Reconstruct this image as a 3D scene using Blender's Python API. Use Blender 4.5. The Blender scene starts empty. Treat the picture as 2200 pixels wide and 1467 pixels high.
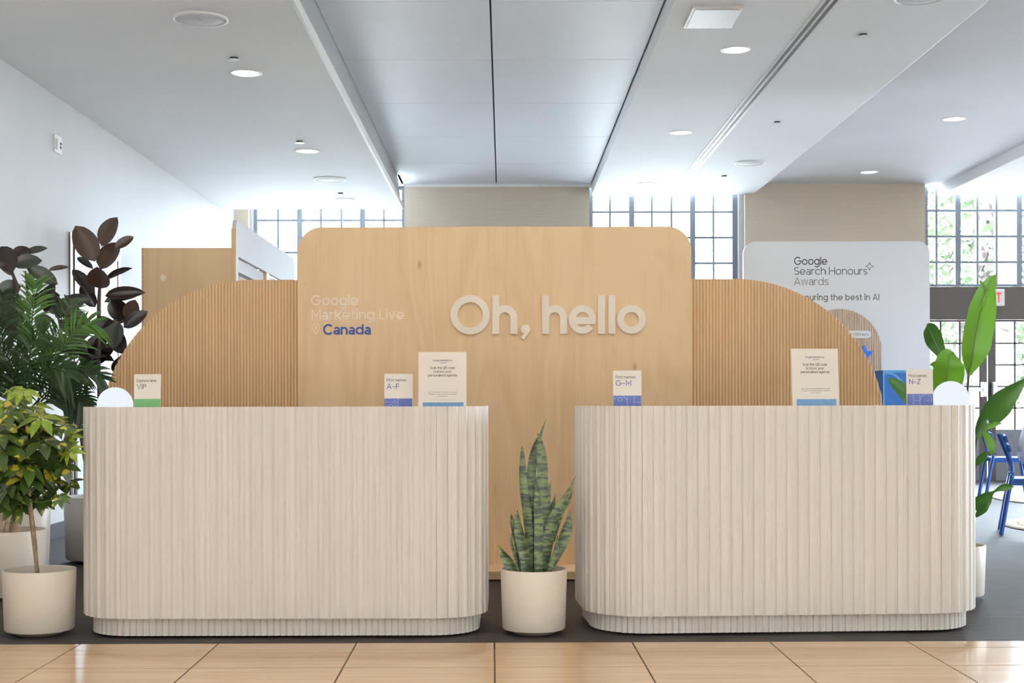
import bpy, math, random
from mathutils import Vector, Matrix
random.seed(7)
S = bpy.context.scene
COL = S.collection
F = 3000.0; VX = 1082.0; VY = 860.0; HC = 1.08      # focal length in px, principal point, eye height

# ------------------------------------------------------------------ camera
cam = bpy.data.cameras.new('camera'); camo = bpy.data.objects.new('camera', cam); COL.objects.link(camo)
cam.sensor_width = 36; cam.lens = 36 * F / 2200
cam.shift_x = (1100 - VX) / 2200; cam.shift_y = (VY - 733.5) / 2200
cam.clip_end = 300
camo.location = (0, 0, HC); camo.rotation_euler = (math.radians(90), math.radians(0.12), 0)
S.camera = camo
# ------------------------------------------------------------------ world, sun, exposure
w = bpy.data.worlds.new('world'); S.world = w; w.use_nodes = True
bg = w.node_tree.nodes['Background']; bg.inputs[0].default_value = (0.74, 0.87, 1.0, 1); bg.inputs[1].default_value = 60.0
sun = bpy.data.lights.new('sun', 'SUN'); suno = bpy.data.objects.new('sun', sun); COL.objects.link(suno)
sun.energy = 240.0; sun.angle = math.radians(3); sun.color = (1, .99, .97)
suno.rotation_euler = (math.radians(38), 0, math.radians(-25))
for x0, x1, z0, z1 in ((-3.3, -1.32, .9, 3.9), (1.15, 3.13, .9, 3.9), (5.58, 8.3, .7, 3.9)):
    pl = bpy.data.lights.new('window_portal', 'AREA'); po = bpy.data.objects.new('window_portal', pl); COL.objects.link(po)
    pl.shape = 'RECTANGLE'; pl.size = x1 - x0; pl.size_y = z1 - z0; pl.cycles.is_portal = True
    po.location = ((x0 + x1) / 2, 18.72, (z0 + z1) / 2); po.rotation_euler = (math.radians(-90), 0, 0)
S.view_settings.view_transform = 'Standard'; S.view_settings.look = 'None'
S.view_settings.exposure = 0.3; S.view_settings.gamma = 1; S.view_settings.use_curve_mapping = False
S.cycles.max_bounces = 10; S.cycles.diffuse_bounces = 6; S.cycles.glossy_bounces = 4
S.cycles.transparent_max_bounces = 16; S.cycles.transmission_bounces = 6
S.cycles.sample_clamp_indirect = 8.0
S.cycles.caustics_reflective = False; S.cycles.caustics_refractive = False
LOBBY_W = 13.6          # watts of each added lobby light panel

# ------------------------------------------------------------------ materials
def nt(m): return m.node_tree.nodes, m.node_tree.links
def mat(name, c, rough=.6, spec=.4, metal=0, emis=None, es=0, sheen=0, trans=0):
    m = bpy.data.materials.new(name); m.use_nodes = True
    b = m.node_tree.nodes['Principled BSDF']
    b.inputs['Base Color'].default_value = (*c, 1); b.inputs['Roughness'].default_value = rough
    b.inputs['Specular IOR Level'].default_value = spec; b.inputs['Metallic'].default_value = metal
    if emis: b.inputs['Emission Color'].default_value = (*emis, 1); b.inputs['Emission Strength'].default_value = es
    if sheen: b.inputs['Sheen Weight'].default_value = sheen
    if trans: b.inputs['Transmission Weight'].default_value = trans
    return m
def ramp(n, stops):
    r = n.new('ShaderNodeValToRGB'); e = r.color_ramp.elements
    while len(e) < len(stops): e.new(.5)
    for k, (p, c) in zip(e, stops): k.position = p; k.color = (*c, 1)
    return r
def noisy(name, c1, c2, scale=(4, 4, 4), rough=.6, spec=.4, bump=0, detail=4, p0=.35, p1=.65, rnd=0, nscale=1.0, sheen=0, dist=0.0):
    """colour from stretched noise; rnd shifts tone per object"""
    m = mat(name, c1, rough, spec, sheen=sheen); n, l = nt(m); b = n['Principled BSDF']
    tc = n.new('ShaderNodeTexCoord'); mp = n.new('ShaderNodeMapping'); mp.inputs['Scale'].default_value = scale
    l.new(tc.outputs['Object'], mp.inputs[0])
    no = n.new('ShaderNodeTexNoise'); no.inputs['Scale'].default_value = nscale; no.inputs['Detail'].default_value = detail
    no.inputs['Distortion'].default_value = dist
    oi = n.new('ShaderNodeObjectInfo'); ad = n.new('ShaderNodeVectorMath'); ad.operation = 'MULTIPLY_ADD'
    cx = n.new('ShaderNodeCombineXYZ')
    for k in range(3): l.new(oi.outputs['Random'], cx.inputs[k])
    l.new(cx.outputs[0], ad.inputs[0]); ad.inputs[1].default_value = (37, 91, 53); l.new(mp.outputs[0], ad.inputs[2])
    l.new(ad.outputs[0], no.inputs['Vector'])
    r = ramp(n, [(p0, c1), (p1, c2)]); l.new(no.outputs[0], r.inputs[0])
    out = r.outputs[0]
    if rnd:
        hs = n.new('ShaderNodeHueSaturation'); mr = n.new('ShaderNodeMapRange')
        mr.inputs[3].default_value = 1 - rnd; mr.inputs[4].default_value = 1 + rnd
        l.new(oi.outputs['Random'], mr.inputs[0]); l.new(mr.outputs[0], hs.inputs['Value']); l.new(out, hs.inputs['Color'])
        out = hs.outputs[0]
    l.new(out, b.inputs['Base Color'])
    if bump:
        bp = n.new('ShaderNodeBump'); bp.inputs['Strength'].default_value = bump; bp.inputs['Distance'].default_value = .004
        l.new(no.outputs[0], bp.inputs['Height']); l.new(bp.outputs[0], b.inputs['Normal'])
    return m
def plywood(name, c1, c2, ck):
    """birch ply: broad cathedral grain, fine fibre, a few dark pips"""
    m = mat(name, c1, .5, .3); n, l = nt(m); b = n['Principled BSDF']
    tc = n.new('ShaderNodeTexCoord'); geo = n.new('ShaderNodeNewGeometry')
    def noise(sc, nsc, det, dist=0):
        mp = n.new('ShaderNodeMapping'); mp.inputs['Scale'].default_value = sc; l.new(geo.outputs['Position'], mp.inputs[0])
        q = n.new('ShaderNodeTexNoise'); q.inputs['Scale'].default_value = nsc; q.inputs['Detail'].default_value = det
        q.inputs['Distortion'].default_value = dist; l.new(mp.outputs[0], q.inputs['Vector']); return q
    broad = noise((3.2, 3, .55), 1.0, 2, .6)
    mul = n.new('ShaderNodeMath'); mul.operation = 'MULTIPLY'; mul.inputs[1].default_value = 13; l.new(broad.outputs[0], mul.inputs[0])
    fr = n.new('ShaderNodeMath'); fr.operation = 'PINGPONG'; fr.inputs[1].default_value = 1; l.new(mul.outputs[0], fr.inputs[0])
    fib = noise((130, 20, 2.2), 1.0, 3)
    big = noise((1.6, 1, .5), 1.0, 3)
    a1 = n.new('ShaderNodeMath'); a1.operation = 'MULTIPLY_ADD'; a1.inputs[1].default_value = .20; l.new(fr.outputs[0], a1.inputs[0])
    a2 = n.new('ShaderNodeMath'); a2.operation = 'MULTIPLY_ADD'; a2.inputs[1].default_value = .30; l.new(fib.outputs[0], a2.inputs[0])
    l.new(big.outputs[0], a2.inputs[2]); l.new(a2.outputs[0], a1.inputs[2])
    r = ramp(n, [(.42, c2), (.86, c1)]); l.new(a1.outputs[0], r.inputs[0])
    vo = n.new('ShaderNodeTexVoronoi'); vo.inputs['Scale'].default_value = 1; vo.voronoi_dimensions = '3D'
    mp = n.new('ShaderNodeMapping'); mp.inputs['Scale'].default_value = (4.2, .02, 1.9); l.new(geo.outputs['Position'], mp.inputs[0]); l.new(mp.outputs[0], vo.inputs['Vector'])
    pk = n.new('ShaderNodeMapRange'); pk.inputs[1].default_value = .015; pk.inputs[2].default_value = .075; pk.inputs[3].default_value = 1; pk.inputs[4].default_value = 0
    l.new(vo.outputs['Distance'], pk.inputs[0])
    pm = n.new('ShaderNodeMath'); pm.operation = 'MULTIPLY'; pm.inputs[1].default_value = .55; l.new(pk.outputs[0], pm.inputs[0])
    mx = n.new('ShaderNodeMixRGB'); mx.inputs[2].default_value = (*ck, 1); l.new(pm.outputs[0], mx.inputs[0]); l.new(r.outputs[0], mx.inputs[1])
    l.new(mx.outputs[0], b.inputs['Base Color'])
    return m
def glass(name, tint=(1, 1, 1), refl=.06):
    m = bpy.data.materials.new(name); m.use_nodes = True; n, l = nt(m); n.clear()
    o = n.new('ShaderNodeOutputMaterial'); mx = n.new('ShaderNodeMixShader'); t = n.new('ShaderNodeBsdfTransparent'); g = n.new('ShaderNodeBsdfGlossy')
    t.inputs[0].default_value = (*tint, 1); g.inputs['Roughness'].default_value = .02
    lw = n.new('ShaderNodeLayerWeight'); lw.inputs[0].default_value = .25
    mr = n.new('ShaderNodeMapRange'); mr.inputs[3].default_value = refl; mr.inputs[4].default_value = .6
    l.new(lw.outputs['Fresnel'], mr.inputs[0]); l.new(mr.outputs[0], mx.inputs[0])
    l.new(t.outputs[0], mx.inputs[1]); l.new(g.outputs[0], mx.inputs[2]); l.new(mx.outputs[0], o.inputs[0])
    return m
def leafmat(name, c, cv=None, rough=.35, rnd=.18, trans=.25, vscale=14, thr=.62, vein=0):
    """leaf with some light through it; cv = variegation or underside colour patches"""
    m = mat(name, c, rough, .45); n, l = nt(m); b = n['Principled BSDF']
    col = None
    oi = n.new('ShaderNodeObjectInfo'); tc = n.new('ShaderNodeTexCoord')
    base = n.new('ShaderNodeRGB'); base.outputs[0].default_value = (*c, 1); col = base.outputs[0]
    if cv:
        no = n.new('ShaderNodeTexNoise'); no.inputs['Scale'].default_value = vscale; no.inputs['Detail'].default_value = 2
        ad = n.new('ShaderNodeVectorMath'); ad.operation = 'ADD'; cx = n.new('ShaderNodeCombineXYZ')
        mm = n.new('ShaderNodeMath'); mm.operation = 'MULTIPLY'; mm.inputs[1].default_value = 60; l.new(oi.outputs['Random'], mm.inputs[0])
        for k in range(3): l.new(mm.outputs[0], cx.inputs[k])
        l.new(tc.outputs['Object'], ad.inputs[0]); l.new(cx.outputs[0], ad.inputs[1]); l.new(ad.outputs[0], no.inputs['Vector'])
        r = n.new('ShaderNodeMapRange'); r.inputs[1].default_value = thr - .03; r.inputs[2].default_value = thr + .03; l.new(no.outputs[0], r.inputs[0])
        mx = n.new('ShaderNodeMixRGB'); l.new(r.outputs[0], mx.inputs[0]); l.new(col, mx.inputs[1]); mx.inputs[2].default_value = (*cv, 1); col = mx.outputs[0]
    hs = n.new('ShaderNodeHueSaturation'); mr = n.new('ShaderNodeMapRange'); mr.inputs[3].default_value = 1 - rnd; mr.inputs[4].default_value = 1 + rnd
    l.new(oi.outputs['Random'], mr.inputs[0]); l.new(mr.outputs[0], hs.inputs['Value']); l.new(col, hs.inputs['Color'])
    l.new(hs.outputs[0], b.inputs['Base Color'])
    if trans:
        tr = n.new('ShaderNodeBsdfTranslucent'); l.new(hs.outputs[0], tr.inputs[0]); mx = n.new('ShaderNodeMixShader'); mx.inputs[0].default_value = trans
        o = n['Material Output']; l.new(b.outputs[0], mx.inputs[1]); l.new(tr.outputs[0], mx.inputs[2]); l.new(mx.outputs[0], o.inputs[0])
    return m
def emit(name, c, s):
    m = bpy.data.materials.new(name); m.use_nodes = True; n, l = nt(m); n.clear()
    o = n.new('ShaderNodeOutputMaterial'); e = n.new('ShaderNodeEmission'); e.inputs[0].default_value = (*c, 1); e.inputs[1].default_value = s
    l.new(e.outputs[0], o.inputs[0]); return m

M = {}
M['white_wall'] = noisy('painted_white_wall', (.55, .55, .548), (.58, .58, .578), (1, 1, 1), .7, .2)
M['ceil'] = noisy('ceiling_paint', (.86, .87, .88), (.88, .89, .90), (1, 1, 1), .65, .25)
M['ceil_shade'] = noisy('shade_toned_ceiling_paint', (.64, .65, .68), (.67, .68, .71), (1, 1, 1), .65, .25)  # white ceiling toned down: dimmer light of the raised part put into colour
M['ceil_panel'] = noisy('satin_ceiling_panel', (.82, .86, .92), (.84, .88, .94), (2, 2, 2), .45, .4)
M['reveal'] = mat('dark_reveal', (.12, .12, .13), .7)
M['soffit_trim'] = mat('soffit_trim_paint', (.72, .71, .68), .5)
M['soffit_shade'] = mat('soffit_shade_tint', (.33, .345, .34), .5)  # weaker light on the coffer's side face, put into its colour
M['beige'] = noisy('beige_wall_covering', (.50, .425, .34), (.53, .45, .36), (3, 3, 60), .6, .3)
M['brown_metal'] = mat('dark_bronze_metal', (.075, .062, .055), .45, .4)
M['frame'] = mat('window_frame_grey_blue', (.16, .19, .23), .4, .5)
M['glass'] = glass('window_glass')
M['steel'] = mat('brushed_steel', (.62, .62, .62), .3, .5, .9)
M['ply'] = plywood('birch_plywood', (.67, .49, .305), (.55, .375, .21), (.25, .13, .06))
M['ply_edge'] = noisy('plywood_edge', (.40, .27, .16), (.55, .40, .25), (2, 2, 160), .6, .3)
M['flute'] = noisy('fluted_oak', (.65, .46, .275), (.74, .54, .335), (50, 50, 1.5), .5, .3, rnd=.05)
M['flute_back'] = mat('fluted_panel_backing', (.47, .31, .175), .6, .3)
M['slat'] = noisy('whitewashed_timber_slat', (.62, .585, .545), (.665, .63, .59), (30, 30, .8), .5, .35, rnd=.035)
M['slat_in'] = mat('whitewashed_board', (.60, .53, .45), .6)
M['tile'] = noisy('honed_beige_tile', (.475, .33, .20), (.55, .39, .245), (1.2, 22, 1), .12, .5, rnd=.035, detail=3, p0=.3, p1=.7)
M['grout'] = mat('dark_tile_grout', (.10, .07, .045), .8)
M['pot'] = noisy('cream_ceramic', (.66, .60, .52), (.70, .64, .56), (2, 2, 2), .38, .4)
M['pot_in'] = mat('pot_inner', (.52, .47, .41), .6)
M['pot_base'] = mat('pot_foot_grey', (.16, .13, .10), .6)
M['pot_grey'] = noisy('grey_taupe_ceramic', (.36, .33, .31), (.40, .37, .35), (2, 2, 2), .45, .4)
M['soil'] = noisy('potting_soil', (.035, .022, .014), (.09, .06, .04), (60, 60, 60), .95, .1, bump=.6)
M['trunk'] = noisy('plant_bark', (.17, .11, .065), (.30, .21, .13), (60, 60, 30), .8, .2, bump=.5)
M['rubber_stem'] = mat('rubber_plant_stem', (.045, .028, .022), .6)
M['rubber'] = leafmat('burgundy_rubber_leaf', (.020, .013, .011), None, .25, .3, .03)
M['rubber_br'] = leafmat('brown_rubber_leaf', (.055, .030, .020), None, .35, .2, .08)
M['rubber_gr'] = leafmat('grey_green_rubber_leaf', (.035, .040, .032), None, .3, .2, .03)
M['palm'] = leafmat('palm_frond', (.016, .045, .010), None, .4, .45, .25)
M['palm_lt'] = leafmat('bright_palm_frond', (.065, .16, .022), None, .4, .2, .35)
M['palm_stem'] = mat('palm_stem_green', (.07, .12, .03), .5)
M['cane'] = noisy('palm_cane', (.20, .14, .09), (.32, .24, .16), (20, 20, 60), .7, .2)
M['scheff'] = leafmat('umbrella_leaf', (.040, .075, .012), (.42, .36, .03), .3, .35, .2, 2.0, .60)
M['scheff_y'] = leafmat('young_umbrella_leaf', (.16, .24, .02), (.28, .33, .04), .35, .2, .3, 2.5, .55)
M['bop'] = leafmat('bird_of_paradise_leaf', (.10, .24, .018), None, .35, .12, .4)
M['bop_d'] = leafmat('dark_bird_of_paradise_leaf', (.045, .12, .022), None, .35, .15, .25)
M['card'] = mat('sign_card', (.74, .695, .635), .5, .3)
M['acrylic'] = mat('acrylic_holder', (.72, .66, .58), .15, .5)
M['ink'] = mat('black_print', (.035, .03, .03), .6)
M['ink_grey'] = mat('grey_print', (.22, .19, .18), .6)
M['ink_soft'] = mat('soft_grey_print', (.40, .36, .33), .6)
M['ink_blue'] = mat('indigo_print', (.085, .085, .24), .6)
M['ink_green'] = mat('green_print', (.09, .20, .09), .6)
M['band_blue'] = mat('blue_print_band', (.075, .105, .30), .5)
M['band_sky'] = noisy('sky_blue_print_band', (.11, .235, .43), (.14, .28, .48), (40, 40, 40), .5)
M['band_green'] = noisy('green_print_band', (.12, .31, .12), (.14, .34, .14), (30, 30, 200), .5)
M['line'] = mat('pale_print_line', (.35, .40, .62), .5)
M['letter_white'] = mat('cream_letter', (.80, .73, .64), .5, .3)
M['letter_pale'] = mat('pale_vinyl_letter', (.78, .68, .56), .5, .3)
M['letter_blue'] = mat('blue_vinyl_letter', (.022, .055, .235), .5, .3)
M['board_white'] = noisy('white_display_board', (.74, .76, .80), (.78, .80, .84), (1, 1, 1), .5, .3)
M['board_brown'] = mat('brown_grey_print', (.16, .14, .11), .6)
M['flute_far'] = noisy('pale_fluted_panel', (.60, .47, .35), (.66, .52, .39), (30, 30, 2), .6, .3)
M['dark_gap'] = mat('panel_groove', (.44, .34, .25), .7)
M['blue_art'] = noisy('blue_poster', (.012, .11, .42), (.02, .15, .50), (8, 8, 8), .5)
M['blue_art_lt'] = mat('light_blue_poster_print', (.10, .36, .70), .5)
M['blue_star'] = mat('bright_blue_plastic', (.01, .13, .62), .35)
M['chair_blue'] = mat('cobalt_blue_powder_coat', (.003, .055, .25), .5, .4)
M['jute'] = noisy('braided_jute', (.36, .29, .22), (.45, .38, .30), (90, 90, 90), .9, .1, bump=.5)
M['lamp'] = emit('lit_globe', (.86, .93, 1.0), .80)
M['lamp_base'] = mat('lamp_base_white', (.7, .7, .7), .4)
M['downlight'] = emit('downlight_disc', (1, .97, .92), 4.5)
M['fixture'] = mat('white_metal_trim', (.80, .80, .79), .4)
M['speaker'] = noisy('speaker_grille', (.62, .63, .65), (.68, .69, .71), (400, 400, 400), .6)
M['slot'] = mat('slot_black', (.015, .015, .018), .6)
M['panel_beige'] = noisy('metal_access_panel', (.52, .48, .45), (.56, .52, .49), (20, 20, 20), .4, .5)
M['red'] = mat('red_exit_lettering', (.75, .03, .04), .5, emis=(1, .05, .05), es=.5)
M['plate'] = mat('white_plastic', (.78, .78, .77), .4)
M['dark'] = mat('dark_plastic', (.03, .03, .035), .5)
M['navy_base'] = mat('navy_baseboard', (.020, .019, .028), .5)
M['wood_dark'] = mat('dark_wood_frame', (.05, .028, .018), .4)
M['glass_door'] = mat('frosted_door_glass', (.52, .60, .66), .55, .3)
M['door_panel'] = mat('grey_door_panel', (.16, .17, .20), .4)
M['shell'] = mat('lobby_wall_warm_white', (.70, .62, .52), .8)
M['bark'] = noisy('tree_bark', (.014, .0125, .0115), (.021, .019, .0175), (6, 6, 2), .9, .1)
M['tree_leaf'] = leafmat('tree_foliage', (.011, .022, .006), None, .6, .2, .4)
M['grass'] = noisy('lawn', (.03, .046, .015), (.04, .058, .02), (3, 3, 3), .9, .1)
M['bounce_ground'] = mat('pale_bounce_ground', (.60, .60, .60), .9)
M['asphalt'] = mat('asphalt', (.13, .13, .135), .9)
M['sweater'] = noisy('white_knit', (.72, .72, .74), (.80, .80, .82), (40, 40, 200), .9, .1)
M['jeans'] = mat('dark_denim', (.03, .04, .08), .8)
M['skin'] = mat('skin', (.52, .32, .23), .5)
M['hair'] = noisy('blonde_hair', (.40, .28, .14), (.55, .41, .24), (200, 200, 8), .5)
M['shoe'] = mat('white_shoe', (.7, .7, .7), .5)

def carpet():
    m = mat('striated_carpet', (.05, .04, .035), .62, .15); n, l = nt(m); b = n['Principled BSDF']
    g = n.new('ShaderNodeNewGeometry')
    def noise(sc, rot=0, det=3):
        mp = n.new('ShaderNodeMapping'); mp.inputs['Scale'].default_value = sc; mp.inputs['Rotation'].default_value = (0, 0, rot)
        l.new(g.outputs['Position'], mp.inputs[0]); q = n.new('ShaderNodeTexNoise'); q.inputs['Scale'].default_value = 1; q.inputs['Detail'].default_value = det
        l.new(mp.outputs[0], q.inputs['Vector']); return q
    a = noise((3, 70, 1)); r = ramp(n, [(.3, (.018, .015, .0135)), (.72, (.056, .047, .042))]); l.new(a.outputs[0], r.inputs[0])
    prev = r.outputs[0]
    for sc, rot, p in (((2.2, 120, 1), 0, .69), ((1.5, 90, 1), .75, .715), ((1.5, 90, 1), -.8, .72)):
        q = noise(sc, rot, 2); mr = n.new('ShaderNodeMapRange'); mr.inputs[1].default_value = p; mr.inputs[2].default_value = p + .05; mr.inputs[4].default_value = .5
        l.new(q.outputs[0], mr.inputs[0]); mx = n.new('ShaderNodeMixRGB'); mx.inputs[2].default_value = (.20, .17, .15, 1)
        l.new(mr.outputs[0], mx.inputs[0]); l.new(prev, mx.inputs[1]); prev = mx.outputs[0]
    l.new(prev, b.inputs['Base Color'])
    bp = n.new('ShaderNodeBump'); bp.inputs['Strength'].default_value = .5; bp.inputs['Distance'].default_value = .003
    l.new(a.outputs[0], bp.inputs['Height']); l.new(bp.outputs[0], b.inputs['Normal'])
    return m
M['carpet'] = carpet()
def snake():
    m = mat('banded_snake_plant_leaf', (.05, .09, .03), .4, .4); n, l = nt(m); b = n['Principled BSDF']
    g = n.new('ShaderNodeNewGeometry'); mp = n.new('ShaderNodeMapping'); mp.inputs['Scale'].default_value = (9, 9, 34)
    l.new(g.outputs['Position'], mp.inputs[0]); q = n.new('ShaderNodeTexNoise'); q.inputs['Scale'].default_value = 1.6; q.inputs['Detail'].default_value = 3; q.inputs['Distortion'].default_value = .8
    l.new(mp.outputs[0], q.inputs['Vector'])
    r = ramp(n, [(.44, (.018, .030, .014)), (.52, (.075, .105, .035)), (.66, (.13, .15, .06))]); l.new(q.outputs[0], r.inputs[0])
    l.new(r.outputs[0], b.inputs['Base Color']); return m
M['snake'] = snake()

# ------------------------------------------------------------------ builders
def P(px, py, d): return Vector(((px - VX) * d / F, d, HC + (VY - py) * d / F))
WLOC = {}
def props(o, label=None, cat=None, group=None, kind=None):
    if label: o['label'] = label
    if cat: o['category'] = cat
    if group: o['group'] = group
    if kind: o['kind'] = kind
    return o
def attach(o, parent):
    if parent is not None:
        o.parent = parent; o.matrix_parent_inverse = Matrix.Translation(-WLOC[parent.name])
def thing(name, loc, label, cat, group=None, kind=None):
    o = bpy.data.objects.new(name, None); COL.objects.link(o); o.location = loc; o.empty_display_size = .1
    WLOC[o.name] = Vector(loc); return props(o, label, cat, group, kind)
class MB:
    def __init__(s): s.v = []; s.f = []
    def add(s, vs, fs):
        k = len(s.v); s.v += [tuple(v) for v in vs]; s.f += [tuple(i + k for i in f) for f in fs]; return s
    def box(s, x0, x1, y0, y1, z0, z1):
        return s.add([(x, y, z) for z in (z0, z1) for y in (y0, y1) for x in (x0, x1)],
                     [(0, 2, 3, 1), (4, 5, 7, 6), (0, 1, 5, 4), (2, 6, 7, 3), (0, 4, 6, 2), (1, 3, 7, 5)])
    def obox(s, c, ux, uy, uz):
        c = Vector(c); ux, uy, uz = Vector(ux), Vector(uy), Vector(uz)
        vs = [c + ux * a + uy * b + uz * d for d in (-1, 1) for b in (-1, 1) for a in (-1, 1)]
        return s.add(vs, [(0, 2, 3, 1), (4, 5, 7, 6), (0, 1, 5, 4), (2, 6, 7, 3), (0, 4, 6, 2), (1, 3, 7, 5)])
    def prism(s, poly, y0, y1):          # polygon in x,z extruded in y
        n = len(poly); vs = [(x, y0, z) for x, z in poly] + [(x, y1, z) for x, z in poly]
        return s.add(vs, [tuple(range(n)), tuple(range(2 * n - 1, n - 1, -1))] + [(i, i + n, (i + 1) % n + n, (i + 1) % n) for i in range(n)])
    def slab(s, poly, z0, z1):           # polygon in x,y extruded in z
        n = len(poly); vs = [(x, y, z0) for x, y in poly] + [(x, y, z1) for x, y in poly]
        return s.add(vs, [tuple(range(n - 1, -1, -1)), tuple(range(n, 2 * n))] + [(i, (i + 1) % n, (i + 1) % n + n, i + n) for i in range(n)])
    def lathe(s, prof, c, seg=48, cap=True):
        c = Vector(c); vs = []
        for r, z in prof:
            for k in range(seg):
                a = 2 * math.pi * k / seg; vs.append((c.x + r * math.cos(a), c.y + r * math.sin(a), c.z + z))
        fs = [(i * seg + k, i * seg + (k + 1) % seg, (i + 1) * seg + (k + 1) % seg, (i + 1) * seg + k) for i in range(len(prof) - 1) for k in range(seg)]
        if cap: fs += [tuple(range(seg - 1, -1, -1)), tuple(range((len(prof) - 1) * seg, len(prof) * seg))]
        return s.add(vs, fs)
    def tube(s, pts, rad, seg=10, cap=True):
        pts = [Vector(p) for p in pts]; n = len(pts)
        rad = rad if isinstance(rad, (list, tuple)) else [rad] * n
        vs = []; up = Vector((0, .3, 1))
        for i, p in enumerate(pts):
            t = (pts[min(i + 1, n - 1)] - pts[max(i - 1, 0)]).normalized()
            a = t.cross(up if abs(t.dot(up.normalized())) < .95 else Vector((1, 0, 0))).normalized(); b = t.cross(a)
            for k in range(seg):
                g = 2 * math.pi * k / seg; vs.append(p + (a * math.cos(g) + b * math.sin(g)) * rad[i])
        fs = [(i * seg + k, i * seg + (k + 1) % seg, (i + 1) * seg + (k + 1) % seg, (i + 1) * seg + k) for i in range(n - 1) for k in range(seg)]
        if cap: fs += [tuple(range(seg)), tuple(range(n * seg - 1, (n - 1) * seg - 1, -1))]
        return s.add(vs, fs)
    def mesh(s, name, off=(0, 0, 0), smooth=False, m=None):
        me = bpy.data.meshes.new(name); off = Vector(off)
        me.from_pydata([Vector(v) - off for v in s.v], [], s.f); me.update()
        if smooth:
            me.polygons.foreach_set('use_smooth', [True] * len(me.polygons))
        if m: me.materials.append(m)
        return me
    def obj(s, name, m, parent=None, smooth=False, bevel=0, label=None, cat=None, group=None, kind=None, autos=None):
        xs = list(zip(*s.v)); c = Vector([(min(q) + max(q)) / 2 for q in xs]); c.z = min(xs[2])
        me = s.mesh(name, c, smooth, m); o = bpy.data.objects.new(name, me); COL.objects.link(o); o.location = c
        attach(o, parent); WLOC[o.name] = c
        if bevel:
            md = o.modifiers.new('bevel', 'BEVEL'); md.width = bevel; md.segments = 2; md.limit_method = 'ANGLE'
        if autos:
            try: me.set_sharp_from_angle(angle=math.radians(autos))
            except Exception: pass
        return props(o, label, cat, group, kind)
def inst(name, me, M4, parent):
    o = bpy.data.objects.new(name, me); COL.objects.link(o)
    if parent is not None: o.parent = parent; o.matrix_parent_inverse = Matrix.Translation(-WLOC[parent.name])
    o.matrix_basis = M4; WLOC[o.name] = M4.translation.copy(); return o
def at(x, y, z, rz=0): return Matrix.Translation((x, y, z)) @ Matrix.Rotation(rz, 4, 'Z')
def cr(pts, n):
    """Catmull-Rom resample of (vector, extra...) tuples"""
    pts = [tuple(p) for p in pts]; m = len(pts) - 1; out = []
    for k in range(n + 1):
        u = k / n * m; i = min(int(u), m - 1); t = u - i
        p0, p1, p2, p3 = pts[max(i - 1, 0)], pts[i], pts[i + 1], pts[min(i + 2, m)]
        out.append(tuple(.5 * ((2 * b) + (-a + c) * t + (2 * a - 5 * b + 4 * c - d) * t * t + (-a + 3 * b - 3 * c + d) * t ** 3) for a, b, c, d in zip(p0, p1, p2, p3)))
    return out

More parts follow.
